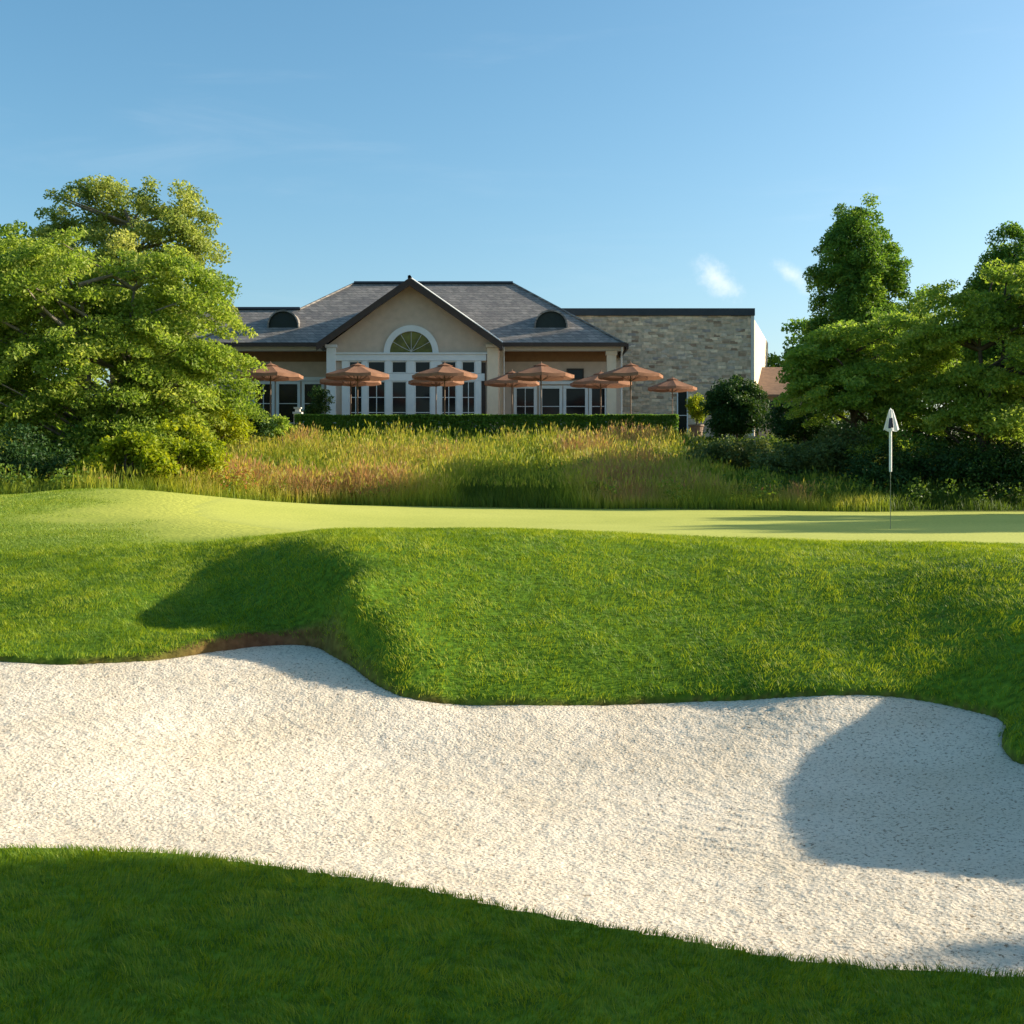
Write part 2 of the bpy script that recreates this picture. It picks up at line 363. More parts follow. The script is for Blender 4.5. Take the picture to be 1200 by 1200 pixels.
# slope between bunker and green
for px, rows in {
    -150: ((705, 14.2), (640, 17.8)), 0: ((735, 12.7), (700, 14.0), (640, 17.5)), 130: ((735, 12.5), (700, 13.7), (640, 17)),
    210: ((735, 12.9), (700, 14.0), (660, 15.5), (636, 17.4)), 290: ((725, 12.9), (690, 13.9), (655, 15.0), (633, 16.6)),
    350: ((722, 12.55), (690, 13.0), (655, 13.8), (630, 15.2)), 400: ((740, 11.85), (700, 12.15), (652, 13.1), (629, 14.7)),
    450: ((770, 11.2), (735, 11.65), (700, 12.15), (652, 13.2), (627, 14.8)),
    500: ((770, 11.2), (735, 11.7), (700, 12.3), (652, 13.3), (625, 14.8)), 600: ((770, 11.4), (700, 12.6), (650, 13.7), (624, 14.9)),
    700: ((765, 11.5), (700, 12.8), (650, 14.0), (628, 15.2)), 800: ((765, 11.6), (700, 12.9), (650, 14.3), (632, 15.4)),
    900: ((765, 11.5), (700, 12.85), (655, 14.0), (635, 15.4)), 1000: ((765, 11.35), (700, 12.7), (655, 14.0), (638, 15.4)),
    1100: ((765, 10.95), (700, 12.3), (655, 13.6), (640, 15.0)), 1200: ((800, 10.0), (750, 10.75), (700, 11.7), (660, 12.9), (643, 14.6)), 1320: ((700, 11.3), (660, 12.9), (643, 15))}.items():
    T += [Q(px, py, y) for py, y in rows]
T += [(-1, 17.2, 1.03), (2, 17.5, 1.0), (5, 18, .96), (9, 18, .95), (14, 18, .95), (-1, 20, .98), (3, 21.7, .95), (6.6, 21.7, .95), (12, 22, .95), (20, 20, .95),
      (-4, 24, 1.03), (2, 27, .99), (8, 28, .99), (15, 28, .99), (25, 26, 1.0), (-3.5, 20, 1.02)]
T += [Q(0, 582, 26.5), Q(70, 575, 26.5), Q(130, 573, 26.5), Q(190, 576, 27), Q(250, 583, 29), Q(350, 590, 32), Q(450, 593.5, 33), Q(600, 596, 34), Q(800, 597, 34.5), Q(1000, 598, 35), Q(1200, 598, 35),
      Q(-100, 586, 26), Q(-250, 588, 26), Q(100, 610, 21), Q(0, 612, 20.5), Q(-150, 612, 20.5), Q(230, 610, 21), Q(200, 626, 18.5), Q(300, 612, 22)]
T += [(x, y, z) for x in (-14, -7, 0, 7, 14, 22) for y, z in ((38.5, 1.35), (43, 2.15), (48, 2.95), (50, 3.2), (52.5, 3.6), (58, 3.65))]
T += [(-18, 30, 1.5), (-26, 28, 1.4), (-13, 31, 1.45), (-30, 40, 1.8), (-30, 55, 3.4), (32, 36, 1.1), (34, 48, 3.0), (34, 58, 3.7), (-30, 15, .9), (-14, 12, .4), (-12, 16, .8), (34, 18, .95)]
turf_base = tps(T, 2e-3)

def ground_z(x, y, s=None):
    xc = np.clip(x, -34, 34); yc = np.clip(y, -8, 58)
    z = turf_base(xc, yc)
    z = z + .02 * (fbm(x, y, 1.3, 5) - .5) * sstep(60, 20, y)
    return z

def grid_axis(fine, step, lo, hi, g):
    a = list(np.arange(fine[0], fine[1] + 1e-6, step)); s = step; x = a[-1]
    while x < hi: s *= g; x += s; a.append(x)
    s = step; x = a[0]; b = []
    while x > lo: s *= g; x -= s; b.append(x)
    return np.array(b[::-1] + a)
gx = grid_axis((-6.2, 5.6), .055, -900, 900, 1.10)
gy = grid_axis((3.6, 16.4), .05, -60, 1200, 1.045)
GX, GY = np.meshgrid(gx, gy, indexing='ij')
def lip(s, x, y): return s + np.where(y > 8, .085, .05) * (fbm(x, y, .32, 15, 3) - .5)
S = lip(sdist(poly, GX, GY), GX, GY)
SANDZ = sandf(np.clip(GX, -10, 6), np.clip(GY, 3, 13))
Z0 = ground_z(GX, GY)
inside = sstep(-.005, .10, S)
Z0 = Z0 + .035 * (fbm(GX, GY, .11, 17, 2) - .5) * sstep(-.10, .0, S) * sstep(.15, .05, S) * (GY > 8)
ZT = Z0 * (1 - inside) + np.minimum(Z0, SANDZ - .25) * inside
green_poly = smooth_poly([(-5.2, 21.5), (-6.4, 25.5), (-5.6, 29.5), (-2.5, 32.6), (4, 34), (11, 34.2), (18, 34), (25, 30), (26, 22), (18, 17.2), (9, 16.2), (4, 16.2), (0.5, 16.8), (-2.6, 18.6)], 8)
SG = sdist(green_poly, GX, GY)
apron = sstep(16.6, 17.8, GY + .5 * (fbm(GX, GY, .9, 3) - .5)) * sstep(3.0, 0.5, GX) * sstep(36, 31, GY)
apron = np.maximum(apron, sstep(-.9, -.35, SG))
collar = sstep(-4.5, -.1, SG + 2.6 * (fbm(GX, GY, 1.5, 4) - .5) * sstep(-.1, -2.5, SG)) ** 1.6 * sstep(2.0, -2.5, GX) * sstep(16.9, 18.5, GY)
collar = np.maximum(collar, sstep(-.5, -.2, SG))
meadow = sstep(33.5, 35.5, GY + 2.2 * sstep(-4, -12, GX) * -1 + .8 * (fbm(GX, GY, 1.5, 8) - .5) + sstep(-5, -14, GX) * 3.5)
soil = sstep(-.01, .03, S) * .8
recess = np.exp(-((GX + 2.45) / 1.0) ** 2) * sstep(9.5, 10.5, GY)
soil = np.clip(np.maximum(soil * .85, sstep(-.12, .02, S) * recess), 0, 1)
nx, ny = GX.shape
idx = np.arange(nx * ny).reshape(nx, ny)
quads = np.stack([idx[:-1, :-1], idx[1:, :-1], idx[1:, 1:], idx[:-1, 1:]], -1).reshape(-1, 4)
me = npmesh('ground', np.stack([GX, GY, ZT], -1).reshape(-1, 3), quads, {'apron': apron.ravel(), 'meadow': meadow.ravel(), 'collar': collar.ravel(), 'soil': soil.ravel()}, smooth=True)
tag(link('ground', me, M['turf']), kind='structure')

# sand
sx = np.arange(-9.2, 4.7, .03); sy = np.arange(4.2, 12.4, .03)
SX, SY = np.meshgrid(sx, sy, indexing='ij'); sd = sdist(poly, SX, SY)
sz = sandf(SX, SY)
rakes = .006 * (fbm(SX, SY, .10, 21, 2) - .5) + .022 * (fbm(SX * .6 + SY * .4, SY, .55, 22, 2) - .5) + .015 * (vnoise(SX / .040, SY / .046, None, 23) - .5)
_a = 1.1 * SX + 2.2 * SY + 1.4 * (fbm(SX, SY, 2.2, 28, 2) - .5) * 3
rakes += .003 * np.sin(_a * 34) * sstep(.42, .62, fbm(SX, SY, 1.6, 29, 2))                   # traces of raking
sz = sz + rakes * sstep(-.1, .25, sd)
idx = np.arange(SX.size).reshape(SX.shape)
quads = np.stack([idx[:-1, :-1], idx[1:, :-1], idx[1:, 1:], idx[:-1, 1:]], -1).reshape(-1, 4)
keep = (sd.ravel() > -.14)[quads].all(1)
used = np.unique(quads[keep]); remap = np.full(SX.size, -1); remap[used] = np.arange(len(used))
vv = np.stack([SX, SY, sz], -1).reshape(-1, 3)[used]
sdu = sd.ravel()[used]
# the rim of the sheet dives below the turf so only the true edge shows
vv[:, 2] -= .25 * sstep(.02, -.12, sdu)
tag(link('bunker_sand', npmesh('bunker_sand', vv, remap[quads[keep]], smooth=True), M['sand']), kind='structure')

# putting green sheet, 5 mm proud of the turf
hx = np.concatenate([np.arange(-7, 27, .25)]); hy = np.arange(15.8, 35, .2)
HX, HY = np.meshgrid(hx, hy, indexing='ij')
hs = sdist(green_poly, HX, HY)
idx = np.arange(HX.size).reshape(HX.shape)
quads = np.stack([idx[:-1, :-1], idx[1:, :-1], idx[1:, 1:], idx[:-1, 1:]], -1).reshape(-1, 4)
keep = (hs.ravel() > -.42)[quads].all(1)
used = np.unique(quads[keep]); remap = np.full(HX.size, -1); remap[used] = np.arange(len(used))
vv = np.stack([HX, HY, ground_z(HX, HY) + -.03 + .038 * sstep(-.12, .02, hs)], -1).reshape(-1, 3)[used]
tag(link('putting_green', npmesh('putting_green', vv, remap[quads[keep]], smooth=True), M['green']), kind='structure')

# ------------------------------------------------------------------ grass
def blades(name, n, region, hmin, hmax, w, material, lean=.5, clump=.25, maskf=None, seed=0, segs=2, colscale=.6, z_off=-.004, tipw=.15, comb=(0, 0)):
    r = np.random.default_rng(seed)
    x0, x1, y0, y1 = region
    y = r.uniform(y0, y1, n); x = r.uniform(x0, x1, n)
    keep = np.abs(x) < .50 * y + 2.6
    if maskf is not None: keep &= maskf(x, y, r)
    x, y = x[keep], y[keep]; n = len(x)
    z = ground_z(x, y) + z_off
    cl = fbm(x, y, clump, seed + 1, 2); big = fbm(x, y, colscale, seed + 5, 2)
    h = (hmin + (hmax - hmin) * np.clip(.15 + .9 * cl + r.normal(0, .18, n), 0, 1.2))
    ang = r.uniform(0, 2 * np.pi, n)
    la = 2 * np.pi * 1.5 * fbm(x + 50, y, clump * 1.8, seed + 9, 2) + r.normal(0, .7, n)
    lm = lean * r.uniform(.3, 1.2, n)
    lx = np.cos(la) * lm + comb[0]; ly = np.sin(la) * lm + comb[1]
    wx, wy = np.cos(ang) * w * .5, np.sin(ang) * w * .5
    rnd = np.clip(.5 + .8 * (big - .5) + .75 * (cl - .5) + r.normal(0, .24, n), 0, 1)
    rows = []
    ts = np.linspace(0, 1, segs + 1)
    for t in ts:
        bend = t * t
        ww = (1 - t) * (1 - tipw) + tipw
        cx = x + lx * h * bend; cy = y + ly * h * bend; cz = z + h * (t - .25 * lm * bend)
        rows.append(np.stack([cx - wx * ww, cy - wy * ww, cz], -1)); rows.append(np.stack([cx + wx * ww, cy + wy * ww, cz], -1))
    v = np.stack(rows, 1)            # n, 2*(segs+1), 3
    k = 2 * (segs + 1)
    q = []
    for s_ in range(segs): q.append([2 * s_, 2 * s_ + 1, 2 * s_ + 3, 2 * s_ + 2])
    f = (np.arange(n)[:, None, None] * k + np.array(q)[None]).reshape(-1, 4)
    me = npmesh(name, v.reshape(-1, 3), f, {'rnd': np.repeat(rnd, k)})
    return link(name, me, material)

def m_fore(x, y, r):
    s = lip(sdist(poly, x, y), x, y); return (s < .01) & (x < 3.6) & (y < 7.5)
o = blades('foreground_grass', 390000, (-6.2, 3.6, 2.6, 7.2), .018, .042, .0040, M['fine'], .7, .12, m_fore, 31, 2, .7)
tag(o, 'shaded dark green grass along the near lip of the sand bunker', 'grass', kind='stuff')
def m_slope(x, y, r):
    s = lip(sdist(poly, x, y), x, y); g = sdist(green_poly, x, y)
    ap = sstep(16.6, 17.8, y + .5 * (fbm(x, y, .9, 3) - .5)) * sstep(3.0, .5, x)
    return (s < .07 * r.random(len(x)) ** 1.6) & (g < -.25) & (r.random(len(x)) > ap) & (y > 4.5 + 2.5 * (x < 3.4) + 1.5 * (x < 2.6))
o = blades('rough_grass', 520000, (-8.5, 9.0, 5.0, 17.9), .018, .056, .0075, M['rough'], .9, .16, m_slope, 41, 2, .8, comb=(-.08, -.1))
tag(o, 'thick sunlit rough grass on the slope between bunker and green', 'grass', kind='stuff')
def m_apron(x, y, r):
    g = sdist(green_poly, x, y)
    ap = sstep(16.6, 17.8, y + .5 * (fbm(x, y, .9, 3) - .5)) * sstep(3.0, .5, x)
    co = sstep(-4.5, -.6, g + 2.6 * (fbm(x, y, 1.5, 4) - .5)) * sstep(2.0, -2.5, x)
    return (g < -.2) & (r.random(len(x)) < ap * sstep(.7, .1, co ** 1.6))
o = blades('apron_grass', 200000, (-14.5, 1.5, 16.6, 31), .015, .04, .012, M['apron'], .8, .35, m_apron, 51, 1, 1.6)
tag(o, 'paler short grass on the low rise beside the green', 'grass', kind='stuff')

# meadow of long grass on the bank
def meadow_front(x): return 34.6 + .9 * (fbm(x, x * 0, 2.0, 61, 2) - .5) - 5.6 * sstep(-4.5, -11.5, x)
def make_meadow():
    r = np.random.default_rng(61)
    n = 165000
    x = r.uniform(-17, 21, n); y = 34 - 6 + r.beta(1.1, 1.5, n) * 21.5
    yf = meadow_front(x)
    keep = (y > yf) & (y < 49.3) & (np.abs(x) < .47 * y)
    x, y = x[keep], y[keep]; n = len(x); z = ground_z(x, y) - .02
    cl = fbm(x, y, 1.1, 62, 3); big = fbm(x, y, 4.0, 66, 2)
    right = sstep(3.5, 8.5, x + 1.5 * (big - .5)); left = sstep(-9, -12.5, x)
    h = (.10 + 1.3 * cl + .5 * (big - .5) + r.normal(0, .16, n)) * (1 - .35 * right) * (1 - .5 * left)
    h *= .55 + .45 * sstep(0, 1.6, y - meadow_front(x))
    gold = np.clip(.41 + 1.9 * (big - .5) + 1.2 * (cl - .5) - .42 * right, 0, 1)
    la = r.uniform(0, 2 * np.pi, n); lm = r.uniform(.08, .45, n); ang = r.uniform(-.9, .9, n)
    w = r.uniform(.010, .024, n)
    wx, wy = np.cos(ang) * w * .5, np.sin(ang) * w * .5
    lx, ly = np.cos(la) * lm, np.sin(la) * lm
    V = []; R = []
    for t, ww, c in ((0, 1.2, 0.0), (.45, 1.0, .10), (.8, .6, .35), (1.0, .25, .5)):
        cx, cy, cz = x + lx * h * t * t, y + ly * h * t * t, z + h * t * (1 - .15 * lm)
        for s_ in (-1, 1):
            V.append(np.stack([cx + s_ * wx * ww, cy + s_ * wy * ww, cz], -1))
            R.append(np.clip(gold * (.35 + .9 * t) + r.normal(0, .06, n), 0, 1))
    v = np.stack(V, 1); rr = np.stack(R, 1)
    f = (np.arange(n)[:, None, None] * 8 + np.array([[0, 1, 3, 2], [2, 3, 5, 4], [4, 5, 7, 6]])[None]).reshape(-1, 4)
    # plumed seed heads on the taller stems
    tall = np.where((h > .62) & (r.random(n) < .55 - .3 * right))[0]
    tx, ty, tz = x[tall] + lx[tall] * h[tall], y[tall] + ly[tall] * h[tall], z[tall] + h[tall] * (1 - .15 * lm[tall])
    m_ = len(tall); hw = r.uniform(.012, .03, m_); hl = r.uniform(.10, .22, m_); a2 = r.uniform(-.9, .9, m_)
    sxv, syv = np.cos(a2) * hw, np.sin(a2) * hw
    kx, ky = lx[tall] * .8, ly[tall] * .8
    hv = np.stack([np.stack([tx - kx * hl * .3, ty - ky * hl * .3, tz - hl * .35], -1), np.stack([tx + sxv, ty + syv, tz], -1),
                   np.stack([tx + kx * hl, ty + ky * hl, tz + hl * .65], -1), np.stack([tx - sxv, ty - syv, tz], -1)], 1)
    hr = np.clip(.42 + .45 * gold[tall] + r.normal(0, .13, m_), 0, 1)
    hf = (np.arange(m_)[:, None] * 4 + np.arange(4)[None]) + v.shape[0] * 8
    me = npmesh('meadow_grass', np.concatenate([v.reshape(-1, 3), hv.reshape(-1, 3)]), np.concatenate([f, hf]),
                {'rnd': np.concatenate([rr.ravel(), np.repeat(hr, 4)])})
    o = link('meadow_grass', me, M['fescue'])
    tag(o, 'tall golden green meadow grass with reddish seed heads on the bank', 'meadow grass', kind='stuff')
make_meadow()

# ------------------------------------------------------------------ trees and shrubs
def leaf_cloud(r, centres, radii, per, size, up=.5, tint=None, axis=None):
    """leaf quads spread in flattened clumps. centres (n,3), radii (n,3)"""
    n = len(centres); cnt = np.maximum(3, (per * np.prod(radii, axis=1) ** .66 / np.mean(np.prod(radii, axis=1) ** .66)).astype(int))
    ci = np.repeat(np.arange(n), cnt); m = len(ci)
    d = r.normal(0, 1, (m, 3)); d /= np.linalg.norm(d, axis=1)[:, None]
    d *= (r.random(m) ** .45)[:, None]
    off = d * radii[ci]
    if axis is not None:   # outward droop of each spray
        off[:, 2] -= axis[ci, 2] * (off[:, 0] * axis[ci, 0] + off[:, 1] * axis[ci, 1])
    p = centres[ci] + off
    nrm = r.normal(0, 1, (m, 3)); nrm[:, 2] = np.abs(nrm[:, 2]) + up * .35; nrm /= np.linalg.norm(nrm, axis=1)[:, None]
    t = r.normal(0, 1, (m, 3)); t -= nrm * (t * nrm).sum(1)[:, None]; t /= np.linalg.norm(t, axis=1)[:, None]
    b = np.cross(nrm, t)
    s = size * r.uniform(.6, 1.35, m)
    l = t * (s * .62)[:, None]; w = b * (s * .34)[:, None]; k = nrm * (s * .10)[:, None]
    v = np.stack([p - l, p + w + k, p + l, p - w + k], 1).reshape(-1, 3)
    f = np.arange(m * 4).reshape(-1, 4)
    ct = r.normal(0, .17, n) if tint is None else tint
    rnd = np.clip(.48 + ct[ci] + r.normal(0, .17, m), 0, 1)
    return v, f, np.repeat(rnd, 4)

def plant(name, label, cat, base, blobs, nclump, clump_r, per, leaf, material, trunk_r=.2, bark='bark', stems=1, flat=.5, group=None, up=.5, droop=0.0,
          shell=.55, gap=.30, seed=1, trunk_part='trunk', crown_part='crown', trunk_top=None, nbranch=40):
    """blobs: (x, y, z, rx, ry, rz) relative to base, filled with sprays of leaves"""
    r = np.random.default_rng(seed)
    root = empty(name, base); tag(root, label, cat, group)
    B = np.array(blobs, float)
    vol = np.prod(B[:, 3:], axis=1) ** .75; pick = r.choice(len(B), nclump * 3, p=vol / vol.sum())
    d = r.normal(0, 1, (len(pick), 3)); d /= np.linalg.norm(d, axis=1)[:, None]
    rad = shell + (1 - shell) * r.random(len(pick)) ** .6
    rad = np.where(r.random(len(pick)) < .18, r.random(len(pick)) * shell, rad)
    c = B[pick, :3] + d * rad[:, None] * B[pick, 3:]
    # not deep inside another blob; gaps where a coarse noise is low
    nz = vnoise(c[:, 0] / 1.1 + seed * 7.1, c[:, 1] / 1.1, c[:, 2] / .9, seed)
    ok = nz > gap
    c = c[ok][:nclump]; n = len(c)
    cr = clump_r * r.uniform(.6, 1.35, n)
    radii = np.stack([cr, cr, cr * flat], -1)
    mid = B[:, :3].mean(0)
    out = c - np.array([0, 0, 0]) ; out[:, 2] = 0
    out = out / (np.linalg.norm(out, axis=1)[:, None] + 1e-6)
    axis = np.concatenate([out[:, :2], np.full((n, 1), droop)], 1)
    v, f, rnd = leaf_cloud(r, c, radii, per, leaf, up, axis=axis)
    crown = link(crown_part, npmesh(crown_part, v, f, {'rnd': rnd}), material, root)
    # trunk, limbs and branches
    top = trunk_top if trunk_top is not None else B[:, 2].max()
    parts = []
    lim = []
    for k in range(stems):
        a = 2 * np.pi * k / max(1, stems) + r.uniform(0, 1); sp = 0 if stems == 1 else .12 * top
        ts = np.linspace(0, 1, 9)
        pts = np.stack([np.cos(a) * sp * ts + r.normal(0, .02 * top, 9).cumsum() * .3, np.sin(a) * sp * ts + r.normal(0, .02 * top, 9).cumsum() * .3, -.25 + (.88 * top + .25) * ts], -1)
        pts[0, :2] *= .3
        rr = trunk_r / math.sqrt(stems) * (1.15 - ts) + .012; rr[0] *= 1.35
        parts.append(tube_arrays(pts, rr, 8)); lim.append(pts)
    ends = c[r.choice(n, min(nbranch, n), replace=False)]
    for e in ends:
        pts = lim[r.integers(len(lim))]
        q = pts[np.argmin(np.abs(pts[:, 2] - (e[2] - .45 * np.hypot(e[0], e[1]))) + (np.arange(len(pts)) < 2) * 2.0)]
        m1 = (q + e) / 2 + np.array([0, 0, .03 * np.linalg.norm(e - q)]) + r.normal(0, .12, 3)
        ts = np.linspace(0, 1, 6)[:, None]
        bz = (1 - ts) ** 2 * q + 2 * ts * (1 - ts) * m1 + ts ** 2 * e
        r0 = trunk_r * .30 * r.uniform(.6, 1.1)
        parts.append(tube_arrays(bz, np.linspace(r0, r0 * .18 + .004, 6), 5))
    tv, tf = cat_arrays(parts)
    link(trunk_part, npmesh(trunk_part, tv, tf, smooth=True), M[bark], root)
    return root

def gz(x, y): return float(ground_z(np.array([x]), np.array([y]))[0])
def at(px, y): x = X(px, y); return (x, y, gz(x, y))

# left: layered yellow-green tree in front, taller tree behind
b = at(120, 36)
def rel(base, px, py, y, rx, rz, ry=None): return (X(px, y) - base[0], y - base[1], Z(py, y) - base[2], rx, ry or rx * .9, rz)
plant('broadleaf_tree', 'wide yellow-green layered tree at the left edge of the meadow, its boughs spreading low', 'tree', b,
      [rel(b, 110, 345, 36, 2.6, 1.7), rel(b, 30, 350, 35.5, 2.5, 1.8), rel(b, 195, 370, 36, 2.0, 1.9), rel(b, 60, 420, 34.8, 2.8, 1.4), rel(b, 180, 430, 35.5, 2.6, 1.5), rel(b, 240, 430, 36, 1.6, 1.7),
       rel(b, 262, 425, 36, 1.1, .8), rel(b, 255, 470, 36, 1.1, .7), rel(b, -40, 380, 35, 2.6, 2.2), rel(b, -20, 470, 34.4, 2.2, 1.0), rel(b, 110, 480, 35, 2.2, 1.0), rel(b, 215, 480, 35.6, 1.7, .9), rel(b, 20, 305, 36, 1.6, .9), rel(b, 212, 335, 36.5, 1.5, 1.2), rel(b, 0, 515, 33.5, 1.5, .55), rel(b, 150, 515, 34, 1.5, .6), rel(b, 222, 505, 35.5, 1.1, .6)],
      560, .60, 230, .098, M['leaf_yellow'], .26, 'bark_pale', 3, .36, None, .6, .40, .40, .36, 71, nbranch=70)
b = at(155, 50)
plant('tall_tree', 'tall olive-green tree with an open ragged top behind the layered left-hand tree', 'tree', b,
      [rel(b, 95, 250, 50, 1.7, 1.5), rel(b, 140, 255, 50, 1.8, 1.4), rel(b, 195, 250, 50, 1.7, 1.3), rel(b, 160, 310, 50, 3.2, 2.0), rel(b, 80, 310, 50, 2.2, 1.8), rel(b, 215, 300, 50, 1.7, 1.9), rel(b, 230, 365, 49.5, 1.9, 2.2), rel(b, 150, 400, 50, 3.6, 2.4), rel(b, 65, 275, 50, 1.2, 1.0), rel(b, 105, 228, 50, .9, .7), rel(b, 190, 226, 50, .6, .6)],
      330, .52, 200, .115, M['leaf_olive'], .32, 'bark_pale', 1, .75, None, .4, .2, .45, .44, 72, nbranch=60)
b = at(-10, 47)
plant('broadleaf_tree', 'dark backing tree seen through the boughs at the far left edge', 'tree', b,
      [rel(b, -20, 330, 47, 3, 2.4), rel(b, 10, 420, 46.5, 3.4, 2.6), rel(b, 70, 480, 46, 2.6, 1.6)], 200, .8, 110, .2, M['leaf_mid'], .25, 'bark', 1, .7, None, .4, .2, .4, .2, 73)
# broad-leaved weeds and brambles mixed into the meadow
def make_weeds():
    r = np.random.default_rng(67); n = 2600
    x = r.uniform(-15, 19, n); y = r.uniform(29, 49.2, n)
    keep = (y > meadow_front(x) + .25) & (np.abs(x) < .47 * y) & (r.random(n) < .12 + .75 * sstep(.50, .68, fbm(x, y, 1.7, 68, 2)) + .75 * sstep(3, 8, x) + .35 * sstep(-8, -11, x))
    x, y = x[keep], y[keep]; n = len(x)
    rad = r.uniform(.14, .40, n); c = np.stack([x, y, ground_z(x, y) + rad * r.uniform(.8, 1.7, n) + .12 * r.random(n)], -1)
    right = sstep(3, 8, x)
    v, f, rnd = leaf_cloud(r, c, np.stack([rad * 1.2, rad * 1.2, rad * .85], -1), 42, .085, .3, tint=np.clip(.10 + .30 * (fbm(x, y, 3, 69, 2) - .5) * 2 - .30 * right + r.normal(0, .13, n), -.45, .5))
    o = link('meadow_weeds', npmesh('meadow_weeds', v, f, {'rnd': rnd}), M['weed'])
    tag(o, 'low leafy weeds and brambles growing through the meadow grass', 'weeds', kind='stuff')
make_weeds()
# shrubs under the left trees
for k, (px, py, y, rx, rz, m_, lab, cl) in enumerate([
    (205, 520, 33.0, .95, .75, 'leaf_lime', 'lime green shrub in the meadow below the layered left tree', .30),
    (255, 492, 38.0, 1.1, .8, 'leaf_lime', 'bright lime shrub at the upper right foot of the left tree', .32),
    (150, 535, 31.5, .8, .55, 'leaf_lime', 'low lime shrub at the meadow edge under the left tree', .28),
    (285, 490, 44.0, .75, .5, 'leaf_deep', 'small dark clipped shrub at the left end of the terrace hedge', .3),
    (20, 545, 32.0, 1.6, .9, 'leaf_deep', 'deep green shrub in shade at the far left edge of the photo', .4),
    (90, 520, 35.0, 1.7, 1.0, 'leaf_dark', 'dark green shrub in the shade under the layered left tree', .4),
    (330, 492, 46.0, .5, .35, 'leaf_mid', 'small mid green shrub beside the dark clipped one at the hedge end', .25)]):
    bx_ = X(px, y); base = (bx_, y, gz(bx_, y)); cz = Z(py, y) - base[2]
    plant('shrub', lab, 'shrub', base, [(0, 0, max(cz, rz * .6), rx, rx * .9, rz), (rx * .6, .1, max(cz - .25, .3), rx * .8, rx * .7, rz * .65), (-rx * .7, -.2, max(cz - .35, .3), rx * .9, rx * .8, rz * .6), (rx * .1, .3, cz + rz * .5, rx * .5, rx * .5, rz * .6)],
          110, cl, 70, .10 if m_ == 'leaf_lime' else .09, M[m_], .05, 'bark', 3, .6, 'shrubs on the bank', .5, .1, .35, .34, 80 + k, 'stem', 'foliage', trunk_top=max(cz, .4), nbranch=12)

# right: spreading trees in front, pyramidal trees behind
b = at(1010, 41)
plant('broadleaf_tree', 'spreading mid-green tree at the left of the right-hand group, boughs sweeping low over the bank', 'tree', b,
      [rel(b, 985, 420, 41, 1.9, 1.3), rel(b, 1045, 410, 41, 2.0, 1.6), rel(b, 950, 440, 41, 1.1, 1.2), rel(b, 1000, 465, 40.5, 2.2, 1.0), rel(b, 1060, 470, 40, 2.0, 1.2), rel(b, 1030, 515, 39.5, 1.6, .45), rel(b, 960, 400, 41.3, 1.0, .7)],
      270, .55, 230, .10, M['leaf_mid'], .2, 'bark', 2, .32, 'spreading trees right of the clubhouse', .7, .4, .4, .40, 91, nbranch=50)
b = at(1150, 39)
plant('broadleaf_tree', 'brighter spreading tree at the right edge behind the flag, topped by sunlit sprays', 'tree', b,
      [rel(b, 1130, 365, 39, 1.7, 1.0), rel(b, 1190, 360, 39, 2.0, 1.2), rel(b, 1090, 410, 39.3, 1.4, 1.2), rel(b, 1150, 430, 38.6, 2.3, 1.4), rel(b, 1220, 430, 38.6, 2.4, 1.8), rel(b, 1160, 490, 38, 2.2, .7), rel(b, 1250, 380, 39, 2.2, 2.0), rel(b, 1230, 500, 38, 1.8, .7)],
      340, .58, 230, .10, M['leaf_yellow'], .24, 'bark', 2, .30, 'spreading trees right of the clubhouse', .7, .45, .4, .42, 92, nbranch=60)
def cone_blobs(b, px, y, top, bot, halfpx, n=11):
    out = []
    for k in range(n):
        t = (k + .5) / n; py = top + (bot - top) * t
        prof = min(1.0, .30 + 1.75 * t ** .8) * (1 if t < .75 else 1 - .25 * (t - .75) / .25)
        out.append(rel(b, px + (3 if k % 2 else -2) * t, py, y, halfpx * y / F * prof * .93, (bot - top) / n * y / F * 1.25))
    return out
b = at(1006, 64)
plant('pyramidal_tree', 'tall dense conical tree rising above the spreading trees right of the stone wing', 'tree', b, cone_blobs(b, 1006, 64, 246, 470, 61),
      560, .50, 190, .13, M['leaf_dark'], .22, 'bark', 1, .85, 'conical trees behind the right-hand group', .5, .3, .72, .04, 93, nbranch=40)
b = at(1180, 66)
plant('pyramidal_tree', 'second dense conical tree showing only its top at the right edge of the photo', 'tree', b, cone_blobs(b, 1182, 66, 280, 480, 55),
      480, .52, 190, .13, M['leaf_dark'], .22, 'bark', 1, .85, 'conical trees behind the right-hand group', .5, .3, .72, .04, 94, nbranch=40)
b = at(950, 74)
plant('broadleaf_tree', 'blue-green tree far behind, low between the stone wing and the conical tree', 'tree', b,
      [rel(b, 950, 400, 74, 1.8, 1.3), rel(b, 930, 440, 74, 2.6, 1.8), rel(b, 990, 430, 74, 3, 2)], 140, .7, 90, .22, M['leaf_dark'], .2, 'bark', 1, .7, None, .4, .2, .4, .15, 95)
b = at(1075, 78)
plant('broadleaf_tree', 'pale airy tree far behind, filling the gap between the two conical trees', 'tree', b,
      [rel(b, 1075, 370, 78, 2.4, 1.6), rel(b, 1090, 420, 78, 3, 2.2), rel(b, 1130, 430, 78, 3, 2.2)], 150, .7, 90, .22, M['leaf_mid'], .2, 'bark', 1, .7, None, .4, .2, .4, .3, 96)
